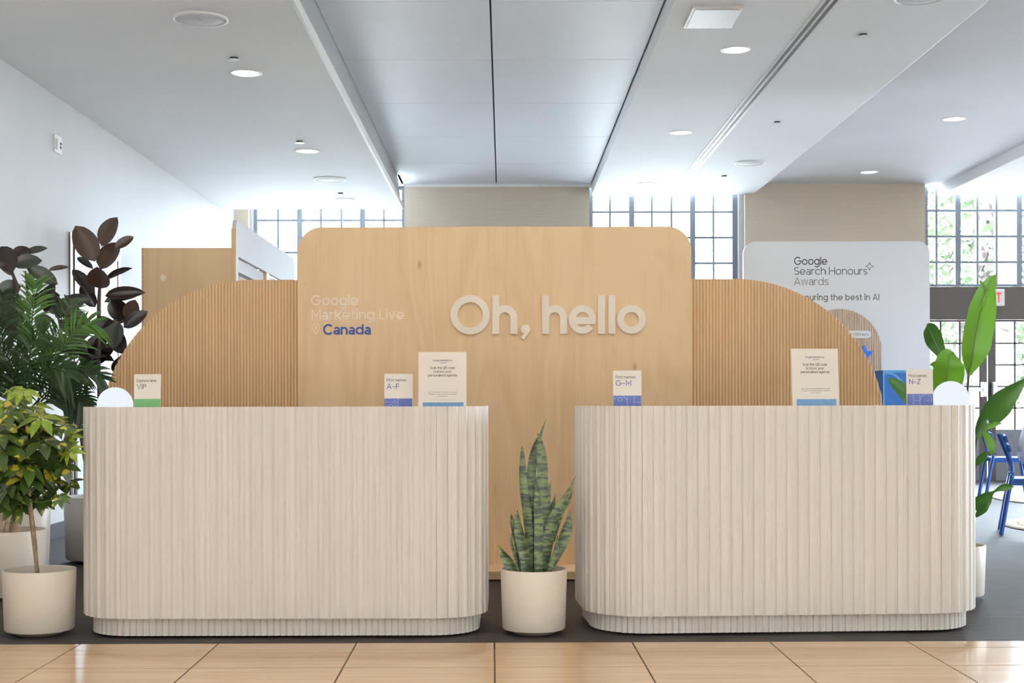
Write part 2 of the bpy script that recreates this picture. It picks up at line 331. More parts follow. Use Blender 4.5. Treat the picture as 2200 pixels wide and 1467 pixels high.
# ------------------------------------------------------------------ stroke lettering (geometric sans)
def glyph(ch, w):
    r = w / 2; X = .745; R = X / 2; out = []
    def L(*p): out.append(([(p[i], p[i + 1]) for i in range(0, len(p), 2)], False))
    def A(cx, cy, rx, ry, a0, a1, n=None):
        n = n or max(8, int(abs(a1 - a0) / 9)); cl = abs(a1 - a0) >= 359.9
        pts = [(cx + rx * math.cos(math.radians(a0 + (a1 - a0) * k / n)), cy + ry * math.sin(math.radians(a0 + (a1 - a0) * k / n))) for k in range(n if cl else n + 1)]
        out.append((pts, cl))
    def arch(x0, x1, legs=True):
        c = (x0 + x1) / 2; q = (x1 - x0) / 2; A(c, X - r - q, q, q, 0, 180); 
        if legs: L(x1, 0, x1, X - r - q)
    def ess(W, H):
        k = (H - 2 * r) / 4; c = W / 2; rx = W / 2 - r
        A(c, H - r - k, rx * .93, k, 28, 270); A(c, r + k, rx, k, 90, -152)
    adv = .6
    if ch == 'o': A(R, R, R - r, R - r, 0, 360); adv = 2 * R
    elif ch == 'O' or ch == 'Q':
        A(.505, .5, .505 - r, .51 - r, 0, 360, 64); adv = 1.01
        if ch == 'Q': L(.62, .3, .98, -.04)
    elif ch in 'hn': L(r, 0, r, 1 if ch == 'h' else X); arch(r, .65 - r); adv = .65
    elif ch == 'm': L(r, 0, r, X); arch(r, .5); arch(.5, 1 - r); adv = 1.0
    elif ch == 'u':
        q = .325 - r; A(.325, r + q, q, q, 180, 360); L(r, r + q, r, X); L(.65 - r, 0, .65 - r, X); adv = .65
    elif ch == 'r': L(r, 0, r, X); A(.34, X - r - .24, .34 - r, .24, 180, 78); adv = .40
    elif ch == 'l': L(r, 0, r, 1); adv = w
    elif ch == 'i': L(r, 0, r, X); A(r, .94, r * .6, r * .6, 0, 360, 12); adv = w
    elif ch == 't': L(.17, .95, .17, .2, .2, .1, .27, r, .40, r); L(0, X - r, .40, X - r); adv = .40
    elif ch == 'f': L(.17, 0, .17, .8); A(.36, .8, .19, .2 - r, 180, 90); L(0, X - r, .40, X - r); adv = .40
    elif ch == 'e': A(R, R, R - r, R - r, 0, 322); L(r * .9, R - r * .35, 2 * R - r * .1, R - r * .35); adv = 2 * R
    elif ch == 'c': A(R, R, R - r, R - r, 45, 315); adv = 1.8 * R
    elif ch == 'a': L(.6 - r, 0, .6 - r, .47); A(.31, .47, .29 - r, X - r - .47, 0, 152); A(.29, .225, .29 - r, .225 - r, 0, 360); adv = .6
    elif ch in 'dbpq':
        A(R, R, R - r, R - r, 0, 360); x = 2 * R - r if ch in 'dq' else r
        L(x, 0 if ch in 'db' else -.3, x, 1 if ch in 'db' else X); adv = 2 * R
    elif ch == 'g': A(R, R, R - r, R - r, 0, 360); L(2 * R - r, X, 2 * R - r, -.02); A(R, -.02, R - r, .29 - r, 0, -148); adv = 2 * R
    elif ch == 's': ess(.54, X); adv = .54
    elif ch == 'S': ess(.66, 1); adv = .66
    elif ch == 'k': L(r, 0, r, 1); L(.56, X, r + .06, .30); L(.22, .42, .58, 0); adv = .58
    elif ch == 'v': L(r, X, .3, 0, .6 - r, X); adv = .6
    elif ch == 'w': L(r, X, .24, 0, .46, X, .68, 0, .92 - r, X); adv = .92
    elif ch == 'x': L(r, X, .56 - r, 0); L(r, 0, .56 - r, X); adv = .56
    elif ch == 'y': L(r, X, .31, .02); L(.6 - r, X, .2, -.3); adv = .6
    elif ch == 'z': L(.04, X - r, .54, X - r, .04, r, .54, r); adv = .56
    elif ch == 'G': A(.5, .5, .5 - r, .51 - r, 42, 360); L(.5, .5 - r * .2, 1 - r * .1, .5 - r * .2); adv = 1.0
    elif ch == 'C': A(.5, .5, .5 - r, .51 - r, 42, 318); adv = .9
    elif ch == 'M': L(r, 0, r, .95, .45, .25, .9 - r, .95, .9 - r, 0); L(r, .9, r, 1); L(.9 - r, .9, .9 - r, 1); adv = .9
    elif ch == 'N': L(r, 0, r, 1); L(r, 1 - r, .78 - r, r); L(.78 - r, 0, .78 - r, 1); adv = .78
    elif ch == 'L': L(r, 1, r, r, .56, r); L(r, 0, r, .1); adv = .56
    elif ch == 'H': L(r, 0, r, 1); L(.8 - r, 0, .8 - r, 1); L(r, .5, .8 - r, .5); adv = .8
    elif ch == 'A': L(r * .9, 0, .42, .98, .84 - r * .9, 0); L(.2, .3, .64, .3); adv = .84
    elif ch == 'V': L(r * .9, 1, .42, .02, .84 - r * .9, 1); adv = .84
    elif ch == 'W': L(r, 1, .32, 0, .62, 1, .92, 0, 1.24 - r, 1); adv = 1.24
    elif ch == 'I': L(r, 0, r, 1); adv = w
    elif ch in 'PR':
        L(r, 0, r, 1); A(.36, .73, .27 - r, .27 - r, 90, -90); L(r, 1 - r, .36, 1 - r); L(r, .46 + r, .36, .46 + r); adv = .63
        if ch == 'R': L(.34, .46, .62, 0)
    elif ch in 'EF':
        L(r, 0, r, 1); L(r, 1 - r, .58, 1 - r); L(r, .52, .53, .52); adv = .58
        if ch == 'E': L(r, r, .58, r)
    elif ch == 'Z': L(.04, 1 - r, .66, 1 - r, .06, r, .68, r); adv = .7
    elif ch == 'T': L(.34, 0, .34, 1); L(0, 1 - r, .68, 1 - r); adv = .68
    elif ch == 'X': L(r, 1, .66 - r, 0); L(r, 0, .66 - r, 1); adv = .66
    elif ch == '-': L(.05, .42, .48, .42); adv = .53
    elif ch == '&': A(.33, .76, .18, .18, 0, 360); A(.33, .3, .27, .25, -20, 250); L(.2, .66, .7, 0); adv = .72
    elif ch == ',': A(.13, .10, .07, .07, 0, 360, 16); A(.13, .10, .02, .02, 0, 360, 8); L(.155, .13, .05, -.15); adv = .25
    elif ch == ' ': adv = .22
    return out, adv
def ribbon(pts, closed, w):
    """quads along a centre line with mitred joints"""
    n = len(pts); r = w / 2; lv = []
    for i in range(n):
        a = pts[i - 1] if (i or closed) else None; b = pts[(i + 1) % n] if (i < n - 1 or closed) else None; p = pts[i]
        def nrm(u, v):
            dx, dy = v[0] - u[0], v[1] - u[1]; q = math.hypot(dx, dy) or 1; return (-dy / q, dx / q)
        if a is None: nx, ny = nrm(p, b); k = 1
        elif b is None: nx, ny = nrm(a, p); k = 1
        else:
            n1, n2 = nrm(a, p), nrm(p, b); nx, ny = n1[0] + n2[0], n1[1] + n2[1]; q = math.hypot(nx, ny) or 1; nx /= q; ny /= q
            k = 1 / max(.45, nx * n1[0] + ny * n1[1])
        lv.append(((p[0] + nx * r * k, p[1] + ny * r * k), (p[0] - nx * r * k, p[1] - ny * r * k)))
    return lv
def text_mb(txt, o, u, v, nrm, cap, width=None, wt=.14, track=.10, thick=.001, centre=False, right=False, mb=None):
    """lettering in the plane (o,u,v); nrm = outward unit vector"""
    mb = mb or MB(); o, u, v, nrm = Vector(o), Vector(u), Vector(v), Vector(nrm)
    x = 0; items = []
    for ch in txt:
        st, adv = glyph(ch, wt); items.append((x, st)); x += adv + track
    tot = x - track; sx = (width / tot) if width else cap
    x0 = -tot * sx / 2 if centre else (-tot * sx if right else 0)
    sk = 0
    for gx, st in items:
        for pts, cl in st:
            sk += 1; tk = thick * (1 + .02 * (sk % 5))
            lv = ribbon(pts, cl, wt); n = len(lv); vs = []
            for a, b in lv:
                for q in (a, b):
                    base = o + u * (x0 + (gx + q[0]) * sx) + v * (q[1] * cap); vs += [base + nrm * tk, base]
            fs = []
            for i in range(n if cl else n - 1):
                a = 4 * i; b = 4 * ((i + 1) % n)
                fs += [(a, a + 2, b + 2, b), (a, b, b + 1, a + 1), (a + 2, a + 3, b + 3, b + 2)]
            if not cl: fs += [(0, 1, 3, 2), (4 * n - 4, 4 * n - 2, 4 * n - 1, 4 * n - 3)]
            mb.add(vs, fs)
    return mb
UX = Vector((1, 0, 0)); UZ = Vector((0, 0, 1)); NF = Vector((0, -1, 0))
def text_px(txt, x0, x1, ybase, cap_px, d, wt, name, m, parent, thick=.002, track=.1, centre=False):
    s = d / F; o = P((x0 + x1) / 2 if centre else x0, ybase, d)
    return text_mb(txt, o, UX, UZ, NF, cap_px * s, (x1 - x0) * s, wt, track, thick, centre).obj(name, m, parent)

# ------------------------------------------------------------------ room shell
XL = -3.54; XR = 9.6; YB = 18.5; Y0 = -3.5
def struct(name, mb, m, label, parent=None, **k): return mb.obj(name, m, parent, label=label, kind='structure', **k)
HS = HC + 2.416; HP = HC + 2.85; HR = HC + 2.72
struct('floor_carpet', MB().box(XL, XR, 6.1, YB + .2, -.1, -.002), M['carpet'], 'dark brown striated carpet behind and under the two desks')
# tiles, turned a hair so that the joint drifts away to the right
EY = 6.225; RZ = math.radians(.45); TW, TD = .614, .412
fl = thing('floor', (0, EY, 0), 'honed beige tile floor with dark joints in front of the desks', 'floor', kind='structure')
def tf(x, y): c, s = math.cos(RZ), math.sin(RZ); return (x * c - y * s, EY + x * s + y * c)
MB().slab([tf(-3.9, 0), tf(-3.9, -9), tf(9.7, -9), tf(9.7, 0)][::1], -.08, -.004).obj('grout_bed', M['grout'], fl)
tile_full = MB().box(-TW / 2 + .0035, TW / 2 - .0035, -TD / 2 + .0048, TD / 2 - .0048, -.02, 0).mesh('tile', m=M['tile'])
tile_cut = MB().box(-TW / 2 + .0035, TW / 2 - .0035, -.0745, .0765, -.02, 0).mesh('tile_cut', m=M['tile'])
for c in range(-6, 7):
    x = -.043 + (c + .5) * TW
    inst('tile', tile_cut, at(*tf(x, -.0795), .0005, RZ), fl)
    for r in range(9):
        inst('tile', tile_full, at(*tf(x, -.159 - (r + .5) * TD), .0005, RZ), fl)
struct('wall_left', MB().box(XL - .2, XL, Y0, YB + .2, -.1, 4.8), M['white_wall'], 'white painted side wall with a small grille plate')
struct('wall_rear', MB().box(XL - .2, XR + .2, Y0 - .2, Y0, -.1, 4.8), M['shell'], 'warm white lobby wall')
struct('wall_right', MB().box(XR, XR + .2, Y0, 8.4, -.1, 4.8).box(XR, XR + .2, 8.0, YB + .2, -.1, .5).box(XR, XR + .2, 8.0, YB + .2, 3.0, 4.8)
       .box(XR, XR + .2, 10.2, 12.2, .5, 3.0).box(XR, XR + .2, 14.0, YB + .2, .5, 3.0), M['shell'], 'warm white far side wall with assumed windows')
struct('baseboard_left', MB().box(XL, XL + .02, Y0, 11.35, 0, .12), M['navy_base'], 'dark navy baseboard along the white wall')
struct('ceiling_roof', MB().box(XL - .3, XR + .3, Y0 - .3, YB + .6, 4.6, 4.8), M['ceil'], 'concrete roof slab above the hung ceilings')
struct('ceiling', MB().box(XL, -1.284, Y0, 17.62, HS, HS + .06).box(XL, -1.37, Y0, 17.62, HS + .06, HS + .55), M['ceil'], 'lowered white plaster ceiling with downlights along the white wall')
struct('ceiling_gap', MB().box(XL, -1.31, 17.62, YB + .2, HP, HP + .2), M['ceil'], 'strip of white ceiling above the left window')
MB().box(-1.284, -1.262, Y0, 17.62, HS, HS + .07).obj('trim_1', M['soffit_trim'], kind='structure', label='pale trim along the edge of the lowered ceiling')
struct('ceiling_side', MB().add([(-1.285, Y0, HS + .06), (-1.342, Y0, HP + .025), (-1.342, 17.62, HP + .025), (-1.285, 17.62, HS + .06), (-1.375, Y0, HS + .06), (-1.375, Y0, HP + .025), (-1.375, 17.62, HP + .025), (-1.375, 17.62, HS + .06)], [(0, 1, 2, 3), (7, 6, 5, 4), (3, 2, 6, 7), (0, 4, 5, 1)]), M['soffit_shade'], 'side face of the ceiling coffer with shade put into its colour')
struct('ceiling_low', MB().box(1.17, 3.31, Y0, YB, HR, HR + .5), M['ceil'], 'white plaster ceiling with downlights and a slot vent')
struct('ceiling_step', MB().add([(3.31, Y0, HR), (3.49, Y0, HP + .01), (3.49, YB, HP + .01), (3.31, YB, HR)], [(0, 1, 2, 3)]), M['ceil_shade'], 'sloping step between the two white ceilings')  # darker colour subdues the light this slope would catch
struct('ceiling_high', MB().box(3.40, 5.80, Y0, YB, HP, HP + .3), M['ceil_shade'], 'raised white plaster ceiling beside the glazed doors')
struct('ceiling_bulkhead', MB().box(5.79, XR, Y0, YB, HC + 2.71, HC + 3.2), M['ceil'], 'lowered white bulkhead above the glazed doors')
cf = thing('ceiling_coffer', (-.09, 10, HP), 'coffer of large pale satin ceiling panels', 'ceiling', kind='structure')
MB().box(-1.36, 1.22, Y0, YB, HP + .03, HP + .06).obj('backing', M['reveal'], cf)
PS = 2.85 * F * .0002; yy = F * 2.85 / (VY - 3)
rows = [yy + k * PS for k in range(-8, 6)]
for k in range(len(rows)):
    a = rows[k]; b = min(rows[k] + PS, YB - .12)
    if b - a < .2: continue
    MB().box(-1.335, -.097, a + .006, b - .006, HP, HP + .02).obj('panel', M['ceil_panel'], cf)
    MB().box(-.083, 1.152, a + .006, b - .006, HP, HP + .02).obj('panel', M['ceil_panel'], cf)
MB().box(-1.30, 1.17, YB - .11, YB - .02, HP - .04, HP + .05).obj('edge_trim', M['fixture'], cf)
# window wall: piers
struct('wall_back', MB().box(-3.54, -3.36, YB - .08, YB + .3, -.1, 4.7), M['beige'], 'strip of beige wall beside the left window')
struct('wall_back', MB().box(-1.305, 1.135, YB - .08, YB + .3, -.1, 4.7), M['beige'], 'beige pier between the two tall white-lit windows')
struct('wall_back', MB().box(3.19, 5.565, YB - .08, YB + .3, -.1, 4.7), M['beige'], 'beige pier behind the white awards board')
struct('wall_back', MB().box(8.4, XR, YB - .08, YB + .3, -.1, 4.7), M['beige'], 'beige wall beyond the glazed doors')
for x0, x1 in ((-3.36, -1.305), (1.135, 3.19)):
    struct('wall_back', MB().box(x0, x1, YB - .02, YB + .3, -.1, .86), M['beige'], 'low wall under the %s window' % ('left' if x0 < 0 else 'middle'))
MB().box(3.125, 3.19, YB + .02, YB + .2, .86, 4.0).obj('trim_2', M['white_wall'], kind='structure', label='white reveal of the middle window')
MB().box(-3.36, -3.32, YB + .02, YB + .2, .86, 4.0).obj('trim_3', M['white_wall'], kind='structure', label='white reveal of the left window')
def X_of(px, d=YB + .1): return (px - VX) * d / F
def Z_of(py, d=YB + .1): return HC + (VY - py) * d / F
pane_cache = {}
def window(name, cols, thick, rowsy, loc, label):
    """cols: px of the vertical lines (frame, thin and thick bars); thick: indices of thick bars"""
    t = thing(name, loc, label, 'window', kind='structure'); d = YB + .1
    xs = [X_of(c) for c in cols]; zs = sorted(rowsy); lo, hi = zs[0], zs[-1]
    for i, x in enumerate(xs):
        w_ = .036 if i in thick else (.036 if i in (0, len(xs) - 1) else .014)
        MB().box(x - w_, x + w_, d - .03, d + .04, lo, hi).obj('mullion' if i in thick else 'glazing_bar', M['frame'], t)
    for z in zs:
        w_ = .03 if z in (lo, hi) else .014
        MB().box(xs[0], xs[-1], d - .02, d + .03, z - w_, z + w_).obj('glazing_bar', M['frame'], t)
    for i in range(len(xs) - 1):
        for j in range(len(zs) - 1):
            wx, wz = round(xs[i + 1] - xs[i], 3), round(zs[j + 1] - zs[j], 3)
            if (wx, wz) not in pane_cache:
                pane_cache[(wx, wz)] = MB().box(-wx / 2, wx / 2, -.003, .003, -wz / 2, wz / 2).mesh('pane', m=M['glass'])
            inst('pane', pane_cache[(wx, wz)], at((xs[i] + xs[i + 1]) / 2, d + .005, (zs[j] + zs[j + 1]) / 2), t)
    return t
PH = 55 * (YB + .1) / F
rz = [Z_of(456.4) - k * PH for k in range(-1, 7)] + [.88]
window('window_1', [549, 599, 645, 691, 735, 780, 826, 870], (2, 5), [Z_of(403), Z_of(472.7), Z_of(541.8)] + [Z_of(541.8) - .428 * k for k in (1, 2, 3)] + [.88], (-2.3, YB + .1, .86), 'left tall grid window blown out by daylight')
window('window_2', [1269, 1311, 1357.5, 1401, 1443, 1488.5, 1533, 1579], (2, 5), rz, (2.1, YB + .1, .86), 'middle tall grid window blown out by daylight')
window('window_3', [1987, 2011, 2057.5, 2099, 2140, 2189, 2232, 2263], (2, 5), [Z_of(400), Z_of(455), Z_of(510.4), Z_of(565.6), Z_of(618)], (7, YB + .1, 2.5), 'grid transom window above the doors showing green trees')
MB().box(X_of(1984), XR, YB - .02, YB + .2, Z_of(690), Z_of(619)).obj('trim_4', M['brown_metal'], kind='structure', label='dark bronze beam above the glazed doors', bevel=.008)
MB().box(X_of(1984), XR, YB - .05, YB - .02, Z_of(690), Z_of(683)).obj('trim_5', M['brown_metal'], kind='structure', label='dark ledge along the bottom of the beam')
def gdoor(name, x0, x1, hinge_right, label):
    d = YB + .1; t = thing(name, ((x0 + x1) / 2, d, 0), label, 'door', kind='structure')
    zt = Z_of(690); gt = Z_of(693.5); gb = Z_of(925); st = .105
    mb = MB().box(x0, x0 + st, d - .03, d + .03, 0, zt).box(x1 - st, x1, d - .03, d + .03, 0, zt).box(x0 + st, x1 - st, d - .03, d + .03, gt, zt)
    mb.obj('door_frame', M['brown_metal'], t, bevel=.004)
    MB().box(x0 + st, x1 - st, d - .03, d + .03, 0, gb).obj('kick_panel', M['door_panel'], t)
    n = 3; gw = (x1 - x0 - 2 * st) / n; nr = 5; gh = (gt - gb) / nr
    for i in range(1, n): MB().box(x0 + st + gw * i - .012, x0 + st + gw * i + .012, d - .02, d + .02, gb, gt).obj('glazing_bar', M['brown_metal'], t)
    for j in range(1, nr): MB().box(x0 + st, x1 - st, d - .02, d + .02, gb + gh * j - .01, gb + gh * j + .01).obj('glazing_bar', M['brown_metal'], t)
    me = MB().box(-gw / 2, gw / 2, -.003, .003, -gh / 2, gh / 2).mesh('door_pane', m=M['glass'])
    for i in range(n):
        for j in range(nr): inst('pane', me, at(x0 + st + gw * (i + .5), d, gb + gh * (j + .5)), t)
    zb = Z_of(839); b = MB().box(x0 + .06, x1 - .06, d - .12, d - .08, zb - .025, zb + .025).obj('push_bar', M['steel'], t, bevel=.006)
    for x in (x0 + .06, x1 - .06): MB().box(x - .03, x + .03, d - .14, d - .03, zb - .1, zb + .1).obj('bar_bracket', M['steel'], b, bevel=.01)
    xa, xb = (x0 + .02, x0 + .45) if not hinge_right else (x1 - .6, x1 - .02)
    MB().box(X_of(1998) if not hinge_right else X_of(2151), X_of(2068) if not hinge_right else X_of(2215), d - .1, d - .04, Z_of(684), Z_of(677)).obj('door_closer', M['steel'], t, bevel=.004)
    return t
gdoor('door_1', X_of(1962), X_of(2119), False, 'left glazed dark bronze door with grid panes and push bar')
gdoor('door_2', X_of(2121), X_of(2278), True, 'right glazed dark bronze door with grid panes and push bar')
for i, (a, b) in enumerate(((8.4, 10.2), (12.2, 14.0))):       # unseen side windows, assumed and placed for daylight from the right
    t = thing('window_%d' % (i + 4), (XR + .1, (a + b) / 2, .5), ['nearer', 'farther'][i] + ' assumed side window of the far right wall', 'window', kind='structure')
    for y in (a, (a * 2 + b) / 3, (a + 2 * b) / 3, b): MB().box(XR + .06, XR + .14, y - .03, y + .03, .5, 3.0).obj('mullion', M['frame'], t)
    for z in (.5, 1.3, 2.15, 3.0): MB().box(XR + .07, XR + .13, a, b, z - .03, z + .03).obj('glazing_bar', M['frame'], t)
    for k in range(3): MB().box(XR + .097, XR + .103, a + (b - a) / 3 * k, a + (b - a) / 3 * (k + 1), .5, 3.0).obj('pane', M['glass'], t)
    pl = bpy.data.lights.new('window_portal', 'AREA'); po = bpy.data.objects.new('window_portal', pl); COL.objects.link(po)
    pl.shape = 'RECTANGLE'; pl.size = 2.5; pl.size_y = b - a; pl.cycles.is_portal = True
    po.location = (XR + .25, (a + b) / 2, 1.75); po.rotation_euler = (0, math.radians(90), 0)
# door in the left wall
ld = thing('door_3', (XL, 12.1, 0), 'glass door in dark wood frame in the white side wall', 'door', kind='structure')
for y0, y1 in ((11.38, 11.44), (11.50, 11.56), (12.80, 12.88)):
    MB().box(XL - .01, XL + .012, y0, y1, 0, 2.46 if y0 < 11.45 else 2.36).obj('door_frame', M['wood_dark'], ld)
MB().box(XL - .01, XL + .014, 11.5, 12.88, 2.36, 2.42).obj('door_head', M['plate'], ld)
MB().box(XL, XL + .006, 11.56, 12.80, .02, 2.36).obj('pane', M['glass_door'], ld)

# grille plate high on the left wall
gp = thing('wall_grille_plate', (XL, 11.1, 3.0), 'small white wall plate with grille high on the white wall', 'wall plate')
MB().box(XL, XL + .012, 10.99, 11.17, Z_of(328, 11.1), Z_of(291, 11.1)).obj('plate', M['plate'], gp)
MB().box(XL + .012, XL + .016, 11.01, 11.05, Z_of(322, 11.1), Z_of(299, 11.1)).obj('grille', M['ink_soft'], gp)
for z in (303, 311): MB().box(XL + .012, XL + .016, 11.12, 11.15, Z_of(z + 5, 11.1), Z_of(z, 11.1)).obj('button', M['dark'], gp)

# ------------------------------------------------------------------ ceiling fittings
def downlight(x, y, z, label, r=.118, power=9, vis=True):
    t = thing('recessed_downlight', (x, y, z), label, 'downlight', 'recessed ceiling downlights')
    MB().lathe([(r, 0), (r, -.006), (r * .86, -.008), (r * .86, 0)], (x, y, z), 40, False).obj('trim_ring', M['fixture'], t, True)
    MB().lathe([(r * .87, 0), (r * .87, -.003)], (x, y, z), 40).obj('diffuser', M['downlight'], t)
    lt = bpy.data.lights.new('downlight_lamp', 'SPOT'); lo = bpy.data.objects.new('downlight_lamp', lt); COL.objects.link(lo)
    lt.energy = power; lt.spot_size = math.radians(130); lt.spot_blend = .6; lt.shadow_soft_size = .1; lt.color = (1, .93, .84)
    lo.location = (x, y, z - .03); attach(lo, t); lo.matrix_parent_inverse = Matrix.Translation(-Vector((x, y, z)))
    return t
ordn = ['nearest', 'middle', 'farthest']
for k, y in enumerate((10.28, 13.5, 16.74)): downlight(-1.893, y, HS, ordn[k] + ' round downlight in the lowered ceiling left of the coffer')
for k, y in enumerate((10.84, 14.19, 17.55)): downlight(1.81, y, HR, ordn[k] + ' round downlight beside the slot vent right of the coffer')
for k, y in enumerate((14.18, 17.48)): downlight(4.58, y, HP, ['nearer', 'farther'][k] + ' round downlight in the raised ceiling above the awards board')
def speaker(x, y, z, label):
    t = thing('ceiling_speaker', (x, y, z), label, 'speaker', 'round ceiling speakers')
    MB().lathe([(.175, 0), (.175, -.012), (.158, -.014), (.158, 0)], (x, y, z), 48, False).obj('rim', M['fixture'], t, True)
    MB().lathe([(.158, -.002), (.15, -.010), (.08, -.016), (.001, -.017)], (x, y, z), 48, False).obj('grille', M['speaker'], t, True)
    MB().box(x - .011, x + .011, y - .007, y + .007, z - .020, z - .016).obj('badge', M['plate'], t)
speaker(-1.91, 8.82, HS, 'large round ceiling speaker at the upper left nearest the camera')
speaker(-1.89, 15.2, HS, 'round ceiling speaker between two downlights left of the coffer')
speaker(2.83, 16.0, HR, 'round ceiling speaker right of the slot vent')
speaker(2.82, 9.43, HR, 'round ceiling speaker cut by the top edge of the photo')
def disc(x, y, z, label):
    t = thing('sprinkler_cover', (x, y, z), label, 'sprinkler', 'small round sprinkler covers')
    MB().lathe([(.030, 0), (.030, -.014)], (x, y, z), 24).obj('stem', M['slot'], t)
    MB().lathe([(.043, -.014), (.043, -.018)], (x, y, z), 32).obj('cover_plate', M['fixture'], t)
for k, y in enumerate((9.83, 13.0, 16.25)): disc(-1.893, y, HS, ordn[k] + ' small sprinkler cover in the lowered ceiling left of the coffer')
for k, y in enumerate((10.4, 13.67, 16.96)): disc(2.685, y, HR, ordn[k] + ' small sprinkler cover right of the slot vent')
sv = thing('slot_diffuser', (2.24, 12, HR), 'long black twin slot air vent in the ceiling', 'air vent')
MB().box(2.185, 2.30, 4, 17.4, HR - .006, HR).obj('frame', M['fixture'], sv)
for x in (2.215, 2.265): MB().box(x - .013, x + .013, 4, 17.36, HR - .008, HR - .005).obj('slot', M['slot'], sv)
ap = thing('access_panel', (1.48, 9.9, HR), 'square beige metal panel set in the ceiling beside a downlight', 'access panel')
MB().box(1.31, 1.66, 9.63, 10.15, HR - .02, HR).obj('frame', M['panel_beige'], ap)
MB().box(1.33, 1.64, 9.66, 10.13, HR - .024, HR - .02).obj('door_leaf', M['panel_beige'], ap)
# lobby panels over the tiles, unseen, assumed and added for warm front light
def added_panel(x, y, z, label, watts):
    t = thing('added_light_panel', (x, y, z), label, 'ceiling light', 'added warm light panels in the lobby ceiling')
    MB().box(x - .62, x + .62, y - .32, y + .32, z - .03, z).obj('housing', M['fixture'], t)
    lt = bpy.data.lights.new('added_panel_lamp', 'AREA'); lo = bpy.data.objects.new('added_panel_lamp', lt); COL.objects.link(lo)
    lt.shape = 'RECTANGLE'; lt.size = 1.2; lt.size_y = .6; lt.energy = watts; lt.color = (1, .84, .66)
    lo.location = (x, y, z - .035); attach(lo, t); lo.matrix_parent_inverse = Matrix.Translation(-Vector((x, y, z)))
k = 0
for y in (1.2, 3.9, 6.7):
    for x, z in ((-2.4, HS), (-.05, HP), (2.75, HR - .01)):
        added_panel(x, y, z - .001, ['left', 'middle', 'right'][k % 3] + ' added warm light panel of the ' + ['rear', 'second', 'front'][k // 3] + ' lobby row', LOBBY_W * (1, 1, 1.3)[k // 3]); k += 1

# ------------------------------------------------------------------ reception desks
PITCH = .0516
prof = [(-.0258, 0), (-.0253, -.0050), (-.018, -.0055), (-.006, -.0058), (.000, -.0074), (.005, -.0104), (.011, -.0122), (.017, -.0104), (.022, -.0074), (.0253, -.0050), (.0258, 0)]
def slat_mesh(name, pr, h, m):
    n = len(pr); vs = [(x, y, 0) for x, y in pr] + [(x, y, h) for x, y in pr]
    fs = [(i, i + 1, i + 1 + n, i + n) for i in range(n - 1)] + [(n - 1, 0, n, 2 * n - 1), tuple(range(n - 1, -1, -1)), tuple(range(n, 2 * n))]
    me = MB().add(vs, fs).mesh(name, smooth=False, m=m); return me
kprof = [(-.0148, 0), (-.0142, -.003), (-.010, -.006), (-.004, -.0072), (.002, -.006), (.007, -.0035), (.0142, -.0025), (.0148, 0)]
def desk_path(w_, dep, r, inset=0):
    """list of (x,y,heading,length) samples along left side > corner > front > corner > right side, local: front at y=0"""
    segs = []; a = w_ / 2 - inset; r2 = r - inset * .6; f = inset
    L1 = dep - f - r2
    def pos(s):
        if s < L1: return (-a, dep - s, -math.pi / 2)
        s -= L1
        if s < math.pi / 2 * r2:
            g = s / r2; return (-a + r2 - r2 * math.cos(g), f + r2 - r2 * math.sin(g), -math.pi / 2 + g)
        s -= math.pi / 2 * r2
        if s < 2 * (a - r2): return (-a + r2 + s, f, 0)
        s -= 2 * (a - r2)
        if s < math.pi / 2 * r2:
            g = s / r2; return (a - r2 + r2 * math.sin(g), f + r2 - r2 * math.cos(g), g)
        s -= math.pi / 2 * r2
        return (a, f + r2 + s, math.pi / 2)
    return pos, 2 * L1 + math.pi * r2 + 2 * (a - r2)
ZB, ZT, ZW = .093, 1.0535, .983
slat_me = slat_mesh('desk_slat', prof, ZT - ZB, M['slat']); kick_me = slat_mesh('kick_slat', kprof, ZB - .010, M['slat'])
